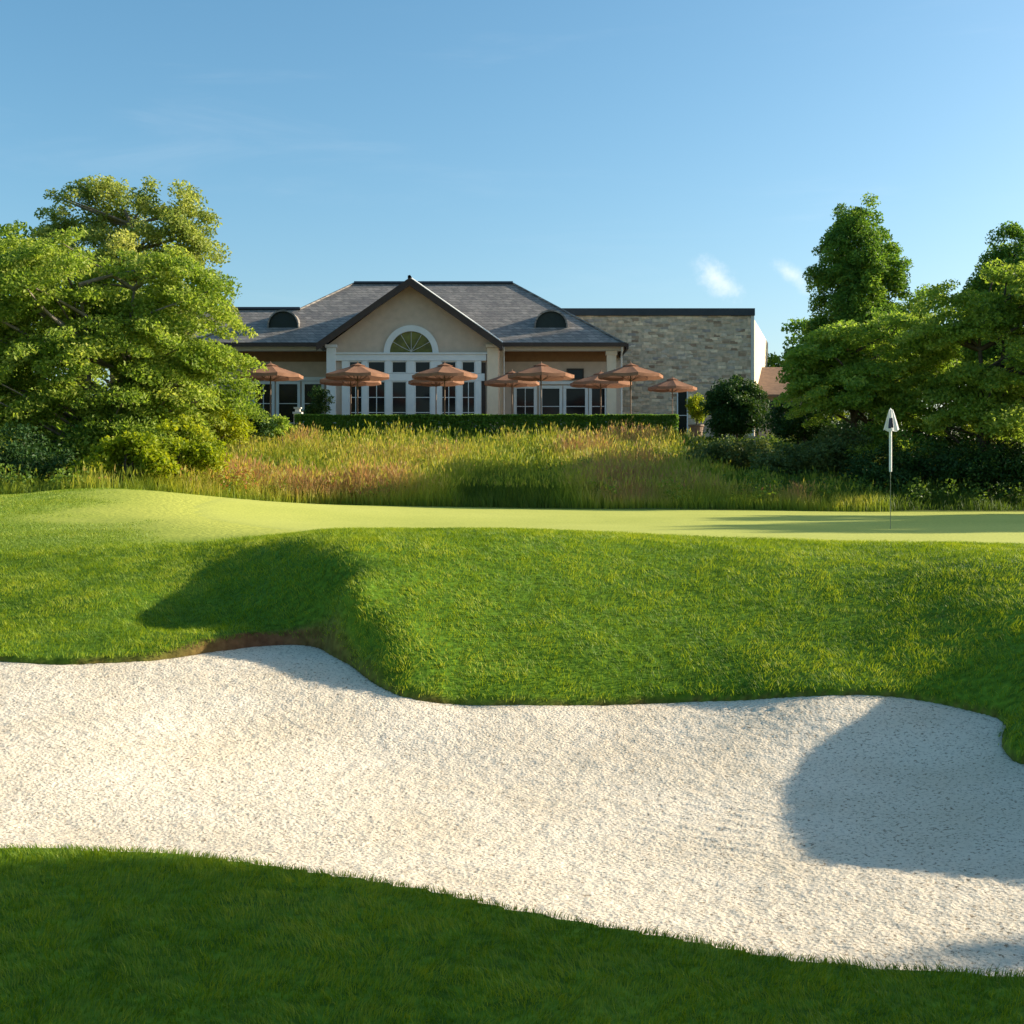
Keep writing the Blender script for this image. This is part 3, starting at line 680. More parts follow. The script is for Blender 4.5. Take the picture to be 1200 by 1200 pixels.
# shaded shrubs beneath the right trees
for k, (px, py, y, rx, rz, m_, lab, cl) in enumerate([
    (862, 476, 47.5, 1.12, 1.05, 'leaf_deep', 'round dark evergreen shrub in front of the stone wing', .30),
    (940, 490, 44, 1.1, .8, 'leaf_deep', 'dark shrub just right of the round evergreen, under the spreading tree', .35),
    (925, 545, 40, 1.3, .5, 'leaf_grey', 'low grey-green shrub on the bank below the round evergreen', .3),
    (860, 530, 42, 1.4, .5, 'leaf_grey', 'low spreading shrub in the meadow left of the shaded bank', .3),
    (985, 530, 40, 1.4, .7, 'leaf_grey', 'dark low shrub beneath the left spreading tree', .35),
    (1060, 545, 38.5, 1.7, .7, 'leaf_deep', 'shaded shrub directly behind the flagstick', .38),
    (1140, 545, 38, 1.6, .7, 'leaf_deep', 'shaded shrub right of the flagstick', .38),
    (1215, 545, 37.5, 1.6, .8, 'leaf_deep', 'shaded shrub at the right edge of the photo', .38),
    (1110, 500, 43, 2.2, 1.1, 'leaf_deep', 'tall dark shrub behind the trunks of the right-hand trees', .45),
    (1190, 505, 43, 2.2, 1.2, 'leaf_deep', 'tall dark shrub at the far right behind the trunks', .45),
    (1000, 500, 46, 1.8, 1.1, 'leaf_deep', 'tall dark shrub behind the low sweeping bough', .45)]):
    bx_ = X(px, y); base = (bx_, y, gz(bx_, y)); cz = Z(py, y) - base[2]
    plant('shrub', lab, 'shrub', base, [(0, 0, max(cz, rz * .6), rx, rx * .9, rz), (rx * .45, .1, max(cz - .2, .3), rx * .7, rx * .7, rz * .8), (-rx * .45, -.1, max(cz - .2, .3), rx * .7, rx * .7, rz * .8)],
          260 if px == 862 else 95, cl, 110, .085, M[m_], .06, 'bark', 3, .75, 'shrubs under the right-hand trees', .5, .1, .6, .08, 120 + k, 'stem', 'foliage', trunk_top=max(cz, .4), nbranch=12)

# trees of the course to the right of the camera; their shade falls on the near grass and on the back of the green
def side_tree(x, y, zc, rr, rz, seed, lab):
    base = (x, y, gz(min(x, 33), y)); zc -= base[2]
    plant('course_tree', lab, 'tree', base, [(0, 0, zc, rr, rr, rz), (rr * .4, .6, zc - rz * .35, rr * .8, rr * .8, rz * .7), (-rr * .4, -.6, zc - rz * .3, rr * .8, rr * .8, rz * .7)],
          420, .75, 95, .30, M['leaf_mid'], .28, 'bark', 1, .7, 'trees along the right of the hole', .5, .2, .3, .0, seed, nbranch=30)
side_tree(17.95, 6.95, 8.5, 3.0, 3.5, 201, 'leafy tree beside the hole outside the picture to the right, level with the sand bunker')
side_tree(20.5, 2.2, 7.5, 3.6, 4.2, 202, 'leafy tree outside the picture to the right, nearest the camera')
side_tree(26.0, 32.0, 5.4, 3.2, 3.2, 203, 'leafy tree outside the picture to the right of the green')
side_tree(31.0, 28.0, 7.0, 3.6, 4.0, 204, 'leafy tree outside the picture, farther right of the green')

# ------------------------------------------------------------------ terrace, hedge and planting
TZ = 3.70
bm = bmesh.new(); box(bm, -24, 12, 50.6, 63.0, TZ - .6, TZ + .05)
tag(bmobj('terrace_paving', bm, M['paving']), kind='structure')
def hedge(name, label, x0, x1, y0, y1, z0, z1, seed, n=30000, size=.075):
    r = np.random.default_rng(seed)
    face = r.choice(3, n, p=[.55, .33, .12])
    x = r.uniform(x0, x1, n); y = r.uniform(y0, y1, n); z = r.uniform(z0, z1, n)
    y = np.where(face == 0, y0 + r.exponential(.06, n), y); z = np.where(face == 1, z1 - r.exponential(.05, n) + .05 * (vnoise(x / .5, y, None, 3) - .5), z)
    c = np.stack([x - (x0 + x1) / 2, y - (y0 + y1) / 2, z - z0], -1)
    v, f, rnd = leaf_cloud(r, c, np.full((n, 3), .03), 1, size, .4, tint=r.normal(0, .1, n))
    o = link(name, npmesh(name, v, f, {'rnd': rnd}), M['leaf_dark']); o.location = ((x0 + x1) / 2, (y0 + y1) / 2, z0)
    tag(o, label, 'hedge'); return o
hy_ = 49.4
hedge('hedge', 'long low clipped hedge along the front of the terrace', X(345, hy_), X(795, hy_), hy_, hy_ + .8, TZ - .75, Z(486.5, hy_), 301, 48000)
b = (X(372, 57), 57, TZ + .05)
plant('climbing_plant', 'dark bushy evergreen against the porch left of the gable', 'shrub', b,
      [(0, 0, .9, .65, .6, .9), (.1, 0, 1.9, .5, .5, .6), (-.35, 0, .5, .6, .5, .5)], 80, .25, 90, .09, M['leaf_deep'], .05, 'bark', 2, .8, None, .4, .1, .5, .1, 302, 'stem', 'foliage', trunk_top=2.0, nbranch=10)
# potted shrub near the right end of the terrace
b = (X(816, 51.5), 51.5, TZ + .05)
pr = plant('potted_shrub', 'small bright green shrub in a pale pot at the right end of the terrace', 'potted shrub', b,
           [(0, 0, 1.30, .42, .42, .45), (.1, 0, 1.05, .38, .38, .35)], 60, .18, 90, .07, M['leaf_lime'], .04, 'bark', 1, .8, None, .4, .1, .5, .05, 303, 'stem', 'foliage', trunk_top=1.3, nbranch=8)
bm = bmesh.new()
prof = [(.22, 0), (.24, .03), (.30, .42), (.34, .46), (.34, .52), (.29, .52), (.27, .46)]
rings = [[bm.verts.new((rad * math.cos(a), rad * math.sin(a), z)) for a in np.linspace(0, 2 * np.pi, 16, endpoint=False)] for rad, z in prof]
for a, c in zip(rings[:-1], rings[1:]):
    for i in range(16): bm.faces.new((a[i], a[(i + 1) % 16], c[(i + 1) % 16], c[i]))
bm.faces.new(rings[0][::-1]); bm.faces.new(rings[-1])
bmobj('pot', bm, M['wood'], pr)
# pale bollard light on the terrace at the left
bd = empty('bollard_light', (X(349, 52), 52, TZ + .05)); tag(bd, 'pale square bollard light at the left end of the terrace, behind the hedge', 'bollard light')
bm = bmesh.new(); box(bm, -.15, .15, -.15, .15, 0, 1.0); bmobj('post', bm, M['pot'], bd)
bm = bmesh.new(); box(bm, -.19, .19, -.19, .19, 1.0, 1.08); box(bm, -.10, .10, -.10, .10, 1.08, 1.22); box(bm, -.15, .15, -.15, .15, 1.22, 1.28); bmobj('cap', bm, M['trim'], bd)

# ------------------------------------------------------------------ parasols
def parasol_meshes():
    R_, H0, H1, n = 1.40, 2.66, 3.13, 8
    bm = bmesh.new(); rows = []
    for t in (0.14, .35, .6, .8, 1.0):
        ring = []
        for i in range(n * 4):
            a = 2 * math.pi * i / (n * 4) + math.pi / 8; u = (i % 4) / 4
            seam = 1 - .055 * math.sin(math.pi * u)
            z = H1 - (H1 - H0) * (t ** .92) - .035 * math.sin(math.pi * u) * t
            ring.append(bm.verts.new((R_ * t * seam * math.cos(a), R_ * t * seam * math.sin(a), z)))
        rows.append(ring)
    low = [bm.verts.new((v.co.x * 1.0, v.co.y * 1.0, v.co.z - .13)) for v in rows[-1]]
    rows.append(low)
    for a, c in zip(rows[:-1], rows[1:]):
        for i in range(n * 4): bm.faces.new((a[i], a[(i + 1) % (n * 4)], c[(i + 1) % (n * 4)], c[i]))
    canopy = bpy.data.meshes.new('canopy'); bm.to_mesh(canopy); bm.free(); canopy.materials.append(M['fabric'])
    bm = bmesh.new(); ap = bm.verts.new((0, 0, H1 + .04)); ring = []
    for i in range(n * 2):
        a = 2 * math.pi * i / (n * 2) + math.pi / 8; q = .36 * (1 if i % 2 == 0 else .93); ring.append(bm.verts.new((q * math.cos(a), q * math.sin(a), H1 - .09)))
    for i in range(n * 2): bm.faces.new((ring[i], ring[(i + 1) % (n * 2)], ap))
    vent = bpy.data.meshes.new('vent_cap'); bm.to_mesh(vent); bm.free(); vent.materials.append(M['fabric'])
    v, f = tube_arrays([(0, 0, .05), (0, 0, 1.5), (0, 0, H1 + .02)], [.03, .03, .025], 10); pole = npmesh('pole', v, f, smooth=True); pole.materials.append(M['wood'])
    v, f = tube_arrays([(0, 0, H1 + .03), (0, 0, H1 + .05), (0, 0, H1 + .08), (0, 0, H1 + .11)], [.012, .025, .025, .004], 8); fin = npmesh('finial', v, f, smooth=True); fin.materials.append(M['wood'])
    ps = [tube_arrays([(0, 0, .02), (0, 0, .06), (0, 0, .10), (0, 0, .28), (0, 0, .29)], [.30, .30, .10, .05, .03], 16)]
    v, f = cat_arrays(ps); bs = npmesh('base', v, f, smooth=False); bs.materials.append(M['brown'])
    ribs = []
    for i in range(n):
        a = 2 * math.pi * i / n + math.pi / 8; c, s = math.cos(a), math.sin(a)
        v, f = cat_arrays([tube_arrays([(.04 * c, .04 * s, H1 - .06), (.7 * c, .7 * s, H1 - .06 - .5 * (H1 - H0)), (1.37 * c, 1.37 * s, H0 - .03)], [.013, .013, .01], 4),
                           tube_arrays([(.04 * c, .04 * s, H0 - .25), (.35 * c, .35 * s, H0 - .1), (.70 * c, .70 * s, H0 + .24)], [.01, .01, .01], 4)])
        rb = npmesh('rib', v, f); rb.materials.append(M['wood']); ribs.append(rb)
    return canopy, vent, pole, fin, bs, ribs
PM = parasol_meshes()
def parasol(px, y, rim_py, halfpx, rz, label, group):
    s = (halfpx * y / F) / 1.40
    zs = (Z(rim_py, y) - (TZ + .05)) / 2.60
    root = empty('parasol', (X(px, y), y, TZ + .05), rz); root.scale = (s, s, zs)
    tag(root, label, 'parasol', group)
    for nm, me in zip(('canopy', 'vent_cap', 'pole', 'finial', 'base'), PM[:5]):
        o = bpy.data.objects.new(nm, me); COL.objects.link(o); o.parent = root
    for me in PM[5]:
        o = bpy.data.objects.new('rib', me); COL.objects.link(o); o.parent = root
FR, RR = 'terracotta parasols in the front row on the terrace', 'terracotta parasols in the back row on the terrace'
for k, (px, lab) in enumerate([(317, 'terracotta parasol at the left end of the terrace, partly behind the left tree'),
                               (419, 'terracotta parasol in front of the left part of the gable wall, full peak showing'),
                               (521, 'terracotta parasol in front of the right part of the gable, under the arched window'),
                               (634, 'terracotta parasol in front of the middle of the right-hand porch, full peak showing'),
                               (739, 'terracotta parasol in front of the porch corner, overlapping the stone wing')]):
    parasol(px, 51.5 + .1 * (k % 2), 441, 39, .13 * k, lab, FR)
for k, (px, py, hp, lab) in enumerate([(411, 447.5, 37, 'lower parasol just behind the one at the left of the gable, only its rim showing'),
                                       (511, 448, 33, 'lower parasol just behind the one under the arched window, only its rim showing'),
                                       (600, 449, 33, 'lower parasol behind the mid-porch one, its rim touching the gable corner'),
                                       (704, 450, 37, 'lower parasol behind the porch-corner one, its rim in front of the porch'),
                                       (788, 455.5, 29, 'small low parasol in front of the stone wing beside the potted shrub')]):
    parasol(px, 55.0 + .1 * k, py, hp, .3 * k, lab, RR)

# ------------------------------------------------------------------ clubhouse
CH = empty('clubhouse', (-4, 62, TZ)); tag(CH, 'large stone and stucco clubhouse with slate hip roof, gabled centre and terrace', 'clubhouse')
OFF = Vector((-4, 62, TZ))
def part(name, bm, m, parent=None):
    bmesh.ops.translate(bm, verts=bm.verts[:], vec=-OFF)
    return bmobj(name, bm, m, parent or CH)
WY = 63.0            # porch wall face
GYf = 59.7           # gable wall face
EY = 61.0            # eave line
EZ = Z(404, EY)
PITCH = .70
def roofz(y): return EZ + PITCH * (y - EY)
# back wall block
bm = bmesh.new(); box(bm, -20.5, 5.2, WY, 72, TZ - .5, EZ - .06); part('wall', bm, M['siding'])
# lower tan wainscot of the porch wall, proud of it
zb = Z(424, WY)
for (p0, p1) in ((255, 384), (588, 727)):
    bm = bmesh.new(); box(bm, X(p0, WY), X(p1, WY), WY - .06, WY - .002, TZ - .3, zb); part('wall_panel', bm, M['stucco'])
# porch beams and columns
BY = 61.5
for (p0, p1) in ((240, 381), (588, 731)):
    bm = bmesh.new(); box(bm, X(p0, BY), X(p1, BY), BY - .12, BY + .28, Z(411, BY), Z(405.6, BY)); part('beam', bm, M['trim'])
    bm = bmesh.new(); box(bm, X(p0, BY), X(p1, BY), BY + .29, WY - .01, Z(406.5, BY), Z(405.8, BY)); part('porch_ceiling', bm, M['siding'])
for p0, p1 in ((711, 722), (582, 590), (247, 257)):
    bm = bmesh.new(); box(bm, X(p0, BY), X(p1, BY), BY - .10, BY + .26, TZ - .2, Z(411.2, BY)); box(bm, X(p0, BY) - .05, X(p1, BY) + .05, BY - .15, BY + .31, Z(416, BY), Z(411.3, BY)); box(bm, X(p0, BY) - .06, X(p1, BY) + .06, BY - .16, BY + .32, TZ - .2, TZ + .5); part('column', bm, M['stucco_pale'])

def window(x0, x1, z0, z1, y, nx_, nz_, fw=.10, parent=None, bar=.035, m_='white', name='window', depth=.09, glass='glass'):
    """frame with mullions; pane is its child"""
    bm = bmesh.new(); d0, d1 = y - depth, y - .004
    box(bm, x0, x0 + fw, d0, d1, z0, z1); box(bm, x1 - fw, x1, d0, d1, z0, z1)
    box(bm, x0 + fw, x1 - fw, d0, d1, z1 - fw, z1); box(bm, x0 + fw, x1 - fw, d0, d1, z0, z0 + fw)
    iw, ih = x1 - x0 - 2 * fw, z1 - z0 - 2 * fw
    for i in range(1, nx_): c = x0 + fw + iw * i / nx_; box(bm, c - bar / 2, c + bar / 2, d0 + .015, d1, z0 + fw, z1 - fw)
    for j in range(1, nz_):
        c = z0 + fw + ih * j / nz_
        for i in range(nx_):
            a = x0 + fw + iw * i / nx_ + (bar / 2 if i else 0); b_ = x0 + fw + iw * (i + 1) / nx_ - (bar / 2 if i < nx_ - 1 else 0)
            box(bm, a, b_, d0 + .02, d1, c - bar / 2, c + bar / 2)
    w = part(name, bm, M[m_])
    bm = bmesh.new(); box(bm, x0 + fw * .9, x1 - fw * .9, y - .035, y - .006, z0 + fw * .9, z1 - fw * .9); part('pane', bm, M[glass], w)
    return w
# porch windows right
yw = WY - .06
for p0, p1, nx_ in ((602, 629, 2), (632, 659, 1), (660, 689, 1), (690, 712, 1)):
    window(X(p0, yw), X(p1, yw), TZ + .1, Z(452, yw), yw, nx_, 3, .15)
for p0, p1 in ((664, 684),): window(X(p0, yw), X(p1, yw), Z(445, yw), Z(432, yw), yw, 1, 1, .06, m_='brown')
bm = bmesh.new(); box(bm, X(598, yw), X(714, yw), yw - .12, yw - .002, Z(450.5, yw), Z(447, yw)); part('lintel', bm, M['white'])
# porch windows left
for p0, p1, nx_ in ((296, 322, 2), (324, 352, 1), (354, 380, 1)):
    window(X(p0, yw), X(p1, yw), TZ + .1, Z(447, yw), yw, nx_, 3, .14)
bm = bmesh.new(); box(bm, X(292, yw), X(383, yw), yw - .12, yw - .002, Z(446.5, yw), Z(442, yw)); part('lintel', bm, M['white'])

# gable wall
def gx_(p): return X(p, GYf)
def gz_(p): return Z(p, GYf)
GC = gx_(480)
bm = bmesh.new()
outl = [(gx_(383), TZ - .5), (gx_(585), TZ - .5), (gx_(585), gz_(405)), (GC, gz_(333)), (gx_(383), gz_(405))]
f0 = [bm.verts.new((x, GYf, z)) for x, z in outl]; f1 = [bm.verts.new((x, WY - .07, z)) for x, z in outl]
bm.faces.new(f0); bm.faces.new(f1[::-1])
for i in range(5): bm.faces.new((f0[i], f0[(i + 1) % 5], f1[(i + 1) % 5], f1[i]))
part('gable_wall', bm, M['stucco'])
# white entablature and posts of the glazed front
bm = bmesh.new(); box(bm, gx_(392), gx_(570), GYf - .16, GYf - .003, gz_(423), gz_(415.5)); box(bm, gx_(391), gx_(571), GYf - .22, GYf - .003, gz_(415.4), gz_(413.6)); part('entablature', bm, M['white'])
bm = bmesh.new(); box(bm, gx_(392), gx_(568), GYf - .13, GYf - .003, gz_(446.5), gz_(438)); part('transom_rail', bm, M['white'])
cells = [(409, 425, 2), (431, 452, 2), (459, 477, 1), (486, 505, 1), (517, 535, 2), (541, 557, 2)]
posts = [(401, 409), (425, 431), (452, 459), (477, 486), (505, 517), (535, 541), (557, 564)]
for p0, p1 in posts:
    bm = bmesh.new(); box(bm, gx_(p0), gx_(p1), GYf - .14, GYf - .003, TZ, gz_(446.7)); box(bm, gx_(p0), gx_(p1), GYf - .14, GYf - .003, gz_(437.8), gz_(423.2)); part('door_post', bm, M['white'])
for p0, p1, k in cells:
    window(gx_(p0) + .004, gx_(p1) - .004, TZ + .05, gz_(446.8), GYf, k, 4, .05, name='glazed_door')
    window(gx_(p0) + .004, gx_(p1) - .004, gz_(437.6), gz_(423.4), GYf, 1, 1, .05, name='transom_window')
# corner pilasters of the gable
for p0, p1, m_ in ((383.5, 394, 'white'), (571, 584, 'stucco_pale')):
    bm = bmesh.new(); box(bm, gx_(p0), gx_(p1), GYf - .25, GYf - .004, TZ - .2, gz_(408)); box(bm, gx_(p0) - .06, gx_(p1) + .06, GYf - .31, GYf - .004, gz_(407.8), gz_(404.5)); part('pilaster', bm, M[m_])
bm = bmesh.new(); box(bm, gx_(564.5), gx_(569), GYf - .05, GYf - .004, TZ + .2, gz_(425)); part('shutter', bm, M['brown'])
# arched window
ac, az, r_o, r_i = gx_(482), gz_(413.4), 32 * GYf / F, 25 * GYf / F
bm = bmesh.new(); th = np.linspace(0, math.pi, 25)
ring = [[bm.verts.new((ac + rr * math.cos(t), yy, az + rr * math.sin(t) * 1.0)) for t in th] for rr, yy in ((r_o, GYf - .12), (r_i, GYf - .12), (r_i, GYf - .004), (r_o, GYf - .004))]
for k in range(4):
    a, c = ring[k], ring[(k + 1) % 4]
    for i in range(24): bm.faces.new((a[i], a[i + 1], c[i + 1], c[i]))
bm.faces.new([ring[k][0] for k in range(4)]); bm.faces.new([ring[k][-1] for k in range(4)])
aw = part('arched_window', bm, M['white'])
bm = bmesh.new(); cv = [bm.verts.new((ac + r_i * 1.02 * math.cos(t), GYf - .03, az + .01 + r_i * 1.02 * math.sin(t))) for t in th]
bm.faces.new(cv); part('pane', bm, M['glass_tree_reflection'], aw)
bm = bmesh.new()
for t in np.linspace(0, math.pi, 7)[1:-1]:
    v, f = tube_arrays([(ac, GYf - .055, az + .05), (ac + r_i * .5 * math.cos(t), GYf - .055, az + .01 + r_i * .5 * math.sin(t)), (ac + r_i * math.cos(t), GYf - .055, az + .01 + r_i * math.sin(t))], [.012] * 3, 4)
    vs = [bm.verts.new(p) for p in v]
    for q in f: bm.faces.new([vs[i] for i in q])
part('muntin', bm, M['trim'], aw)

# roofs
def slab(polys, th):
    bm = bmesh.new()
    for pl in polys:
        a = [bm.verts.new(p) for p in pl]; b_ = [bm.verts.new((p[0], p[1], p[2] - th)) for p in pl]
        bm.faces.new(a); bm.faces.new(b_[::-1])
        for i in range(len(pl)): bm.faces.new((a[i], b_[i], b_[(i + 1) % len(pl)], a[(i + 1) % len(pl)]))
    return bm
xr, xl = X(734, EY), -24.0
RY = 66.6; RZ = roofz(RY); rx0, rx1 = X(415, RY), X(601, RY)
wy_, = (64.1,); wz = roofz(wy_); wx = rx0 - (RY - wy_)
yb = RY + (RY - EY); lb = wy_ + (wy_ - EY)
main = [[(xl, EY, EZ), (xr, EY, EZ), (rx1, RY, RZ), (rx0, RY, RZ), (wx, wy_, wz), (xl, wy_, wz)],
        [(xr, EY, EZ), (xr, yb, EZ), (rx1, RY, RZ)],
        [(rx0, RY, RZ), (rx1, RY, RZ), (xr, yb, EZ), (rx0 - (RY - EY), yb, EZ)],
        [(wx, wy_, wz), (rx0, RY, RZ), (rx0 - (RY - EY), yb, EZ), (rx0 - (RY - EY), lb, EZ)],
        [(xl, wy_, wz), (wx, wy_, wz), (rx0 - (RY - EY), lb, EZ), (xl, lb, EZ)]]
roof = part('roof', slab(main, .07), M['slate'])
def bar(bm, a, b_, r0, n=5):
    v, f = tube_arrays([a, [(a[i] + b_[i]) / 2 for i in range(3)], b_], [r0] * 3, n)
    vs = [bm.verts.new(p) for p in v]
    for q in f: bm.faces.new([vs[i] for i in q])
for a, b_ in (((rx0, RY, RZ + .04), (rx1, RY, RZ + .04)), ((xl, wy_, wz + .04), (wx, wy_, wz + .04))):
    bm = bmesh.new(); bar(bm, a, b_, .11); part('ridge_cap', bm, M['copper'], roof)
for a, b_ in (((rx1, RY, RZ + .03), (xr, EY, EZ + .03)), ((rx0, RY, RZ + .03), (wx, wy_, wz + .03))):
    bm = bmesh.new(); bar(bm, a, b_, .06); part('hip_cap', bm, M['slate'], roof)
bm = bmesh.new(); box(bm, xl, X(372, EY), EY - .14, EY - .003, EZ - .09, EZ + .10); box(bm, X(589, EY), xr, EY - .14, EY - .003, EZ - .09, EZ + .10); part('gutter', bm, M['brown'], roof)
for px_ in (590.5, 728):   # downpipes
    bm = bmesh.new(); v, f = tube_arrays([(X(px_, BY), EY - .06, EZ - .10), (X(px_, BY), EY + .1, EZ - .35), (X(px_, BY), BY - .17, EZ - .55), (X(px_, BY), BY - .17, TZ + .1)], [.045] * 4, 8)
    vs_ = [bm.verts.new(p) for p in v]
    for q in f: bm.faces.new([vs_[i] for i in q])
    part('downpipe', bm, M['trim'], roof)
bm = bmesh.new(); box(bm, xr - .003, xr + .10, EY - .1, yb, EZ - .22, EZ + .06); part('fascia', bm, M['brown'], roof)
# gable roof
gy0 = 59.05; ax, az_ = X(480, gy0), Z(326, gy0); ex0, ex1, ez = X(371, gy0), X(589, gy0), Z(402.5, gy0)
gyb = EY + (az_ - EZ) / PITCH + .2
gb = [[(ax, gy0, az_), (ax, gyb, az_), (ex0, EY + .05, ez), (ex0, gy0, ez)], [(ax, gy0, az_), (ex1, gy0, ez), (ex1, EY + .05, ez), (ax, gyb, az_)]]
gr = part('gable_roof', slab(gb, .14), M['slate'])
bm = bmesh.new()
for sx_, e in ((-1, ex0), (1, ex1)):
    pl = [(ax, az_ + .01), (e, ez + .01), (e, ez - .34), (ax, az_ - .36)]
    a = [bm.verts.new((x, gy0 - .12, z)) for x, z in pl]; b2 = [bm.verts.new((x, gy0 - .004, z)) for x, z in pl]
    bm.faces.new(a); bm.faces.new(b2[::-1])
    for i in range(4): bm.faces.new((a[i], b2[i], b2[(i + 1) % 4], a[(i + 1) % 4]))
part('bargeboard', bm, M['brown'], gr)
bm = bmesh.new()
for e in (ex0, ex1):   # soffit under the rake
    pl = [(ax, az_ - .15), (e, ez - .15), (e, ez - .20), (ax, az_ - .20)]
    a = [bm.verts.new((x, gy0, z)) for x, z in pl]; b2 = [bm.verts.new((x, GYf - .01, z)) for x, z in pl]
    bm.faces.new(a); bm.faces.new(b2[::-1])
    for i in range(4): bm.faces.new((a[i], b2[i], b2[(i + 1) % 4], a[(i + 1) % 4]))
part('soffit', bm, M['brown'], gr)
bm = bmesh.new(); bar(bm, (ax + .1, gy0 - .06, az_ - .02), (ex1, gy0 - .06, ez + .05), .045, 4); part('flashing', bm, M['white'], gr)
bm = bmesh.new(); bar(bm, (ax, gy0 - .1, az_ + .05), (ax, gyb, az_ + .05), .10); part('ridge_cap', bm, M['copper'], gr)
# eyebrow dormers
for px, hw in ((330, 17), (646, 18)):
    yd = 62.0; zz = Z(382.5, yd); cx, hw_ = X(px, yd), hw * yd / F; hh = 19 * yd / F
    yd = EY + (zz - EZ) / PITCH
    th = np.linspace(0, math.pi, 17)
    pr_ = [(cx + hw_ * math.cos(t), zz + hh * math.sin(t) ** .85) for t in th]
    bm = bmesh.new(); a = [bm.verts.new((x, yd, z)) for x, z in pr_]; bm.faces.new(a)
    dr = None
    bb = [bm.verts.new((x, yd + .05, z)) for x, z in pr_]
    for i in range(16): bm.faces.new((a[i], bb[i], bb[i + 1], a[i + 1]))
    face = bm
    bm2 = bmesh.new()
    a = [bm2.verts.new((cx + (x - cx) * 1.10, yd - .12, zz + (z - zz) * 1.10)) for x, z in pr_]
    b_ = [bm2.verts.new((cx + (x - cx) * 1.10, EY + (zz + (z - zz) * 1.1 - EZ) / PITCH + .15, zz + (z - zz) * 1.10)) for x, z in pr_]
    c_ = [bm2.verts.new((x, yd - .12, z)) for x, z in pr_]
    for i in range(16):
        bm2.faces.new((a[i], b_[i], b_[i + 1], a[i + 1])); bm2.faces.new((a[i], a[i + 1], c_[i + 1], c_[i]))
    dr = part('dormer', bm2, M['slate'])
    part('louvre', face, M['dormer'], dr)

# stone wing
SYf = 65.0
sx0, sx1, szt = X(640, SYf), X(883, SYf), Z(370, SYf)
bm = bmesh.new(); box(bm, sx0, sx1, SYf, 76, TZ - .5, szt)
sw = part('stone_wing', bm, M['stone'])
bm = bmesh.new(); box(bm, sx0, sx1 + .06, SYf - .10, 76.1, szt + .003, Z(361.5, SYf)); part('coping', bm, M['copper'], sw)
bm = bmesh.new(); box(bm, X(880, SYf), sx1 + .03, SYf - .05, SYf + .4, TZ - .4, szt - .003); part('quoin', bm, M['trim'], sw)
window(X(793, SYf), X(806, SYf), TZ + .3, Z(455, SYf), SYf, 1, 2, .06)
# splayed end block, sunlit, with a lower tan-roofed annex
bm = bmesh.new()
pl = [(sx1 + .08, SYf + .3), (X(900, 73), 73), (X(900, 73) - 2, 76), (sx1 + .08, 76)]
zt = [Z(373, SYf), Z(402, 73), Z(402, 73), Z(373, SYf)]
a = [bm.verts.new((x, y, TZ - .4)) for x, y in pl]; b_ = [bm.verts.new((x, y, z)) for (x, y), z in zip(pl, zt)]
bm.faces.new(a[::-1]); bm.faces.new(b_)
for i in range(4): bm.faces.new((a[i], a[(i + 1) % 4], b_[(i + 1) % 4], b_[i]))
part('end_wall', bm, M['stucco_pale'])
ay = 66.5
an = empty('annex', (X(908, ay), ay, TZ)); tag(an, 'low tan annex with a sloping brown roof at the right end of the clubhouse', 'annex')
OFF_SAVE = OFF; OFF = Vector((X(908, ay), ay, TZ))
bm = bmesh.new(); box(bm, X(889, ay), X(960, ay), ay, ay + 5, TZ - .5, Z(461, ay)); part('wall', bm, M['stucco'], an)
bm = slab([[(X(887, ay), ay - .5, Z(463, ay)), (X(962, ay), ay - .5, Z(463, ay)), (X(962, ay), ay + 3.0, Z(424, ay)), (X(887, ay), ay + 3.0, Z(424, ay))]], .12)
part('roof', bm, M['roof_tan'], an)
bm = bmesh.new(); box(bm, X(900, ay), X(915, ay), ay - .05, ay - .004, Z(481, ay), Z(470, ay)); part('window', bm, M['glass'], an)
OFF = OFF_SAVE

# ------------------------------------------------------------------ flagstick
hx0, hy0, _ = Q(1043.5, 621, 21.7); hz0 = gz(hx0, hy0) + .012
fl = empty('flagstick', (hx0, hy0, hz0)); tag(fl, 'white flagstick with a limp white flag standing in the hole of the green', 'flagstick')
v, f = tube_arrays([(0, 0, -.05), (0, 0, .5), (0, 0, 1.00)], [.006, .006, .007], 8); link('lower_pole', npmesh('lower_pole', v, f, smooth=True), M['pole_dark'], fl)
v, f = tube_arrays([(0, 0, 1.0), (0, 0, 1.6), (0, 0, 2.08), (0, 0, 2.12)], [.024, .024, .022, .004], 10); link('pole', npmesh('pole', v, f, smooth=True), M['pole_white'], fl)
# limp flag: folds widening towards the hem, wrapped about the pole
nu, nv_ = 28, 14
V = []; Fq = []
for j in range(nv_):
    t = j / (nv_ - 1)
    for i in range(nu):
        u = i / (nu - 1) * 2 - 1
        wdt = .035 + .115 * t ** .9
        x = u * wdt; y = -.035 + .028 * math.sin(u * 7.5) * (.3 + t) - .012 * t
        z = 2.09 - .36 * t - .03 * (1 - abs(u)) * t + .012 * math.sin(u * 7.5 + .6) * t
        V.append((x, y, z))
mi = []
for j in range(nv_ - 1):
    for i in range(nu - 1):
        Fq.append((j * nu + i, j * nu + i + 1, (j + 1) * nu + i + 1, (j + 1) * nu + i))
        u = (i + .5) / (nu - 1) * 2 - 1; t = (j + .5) / (nv_ - 1)
        mi.append(1 if abs(u + .05) < .36 and .38 < t < .85 else 0)
me = npmesh('flag', np.array(V), np.array(Fq), matidx=mi, smooth=True)
link('flag', me, [M['cloth_white'], M['navy']], fl)

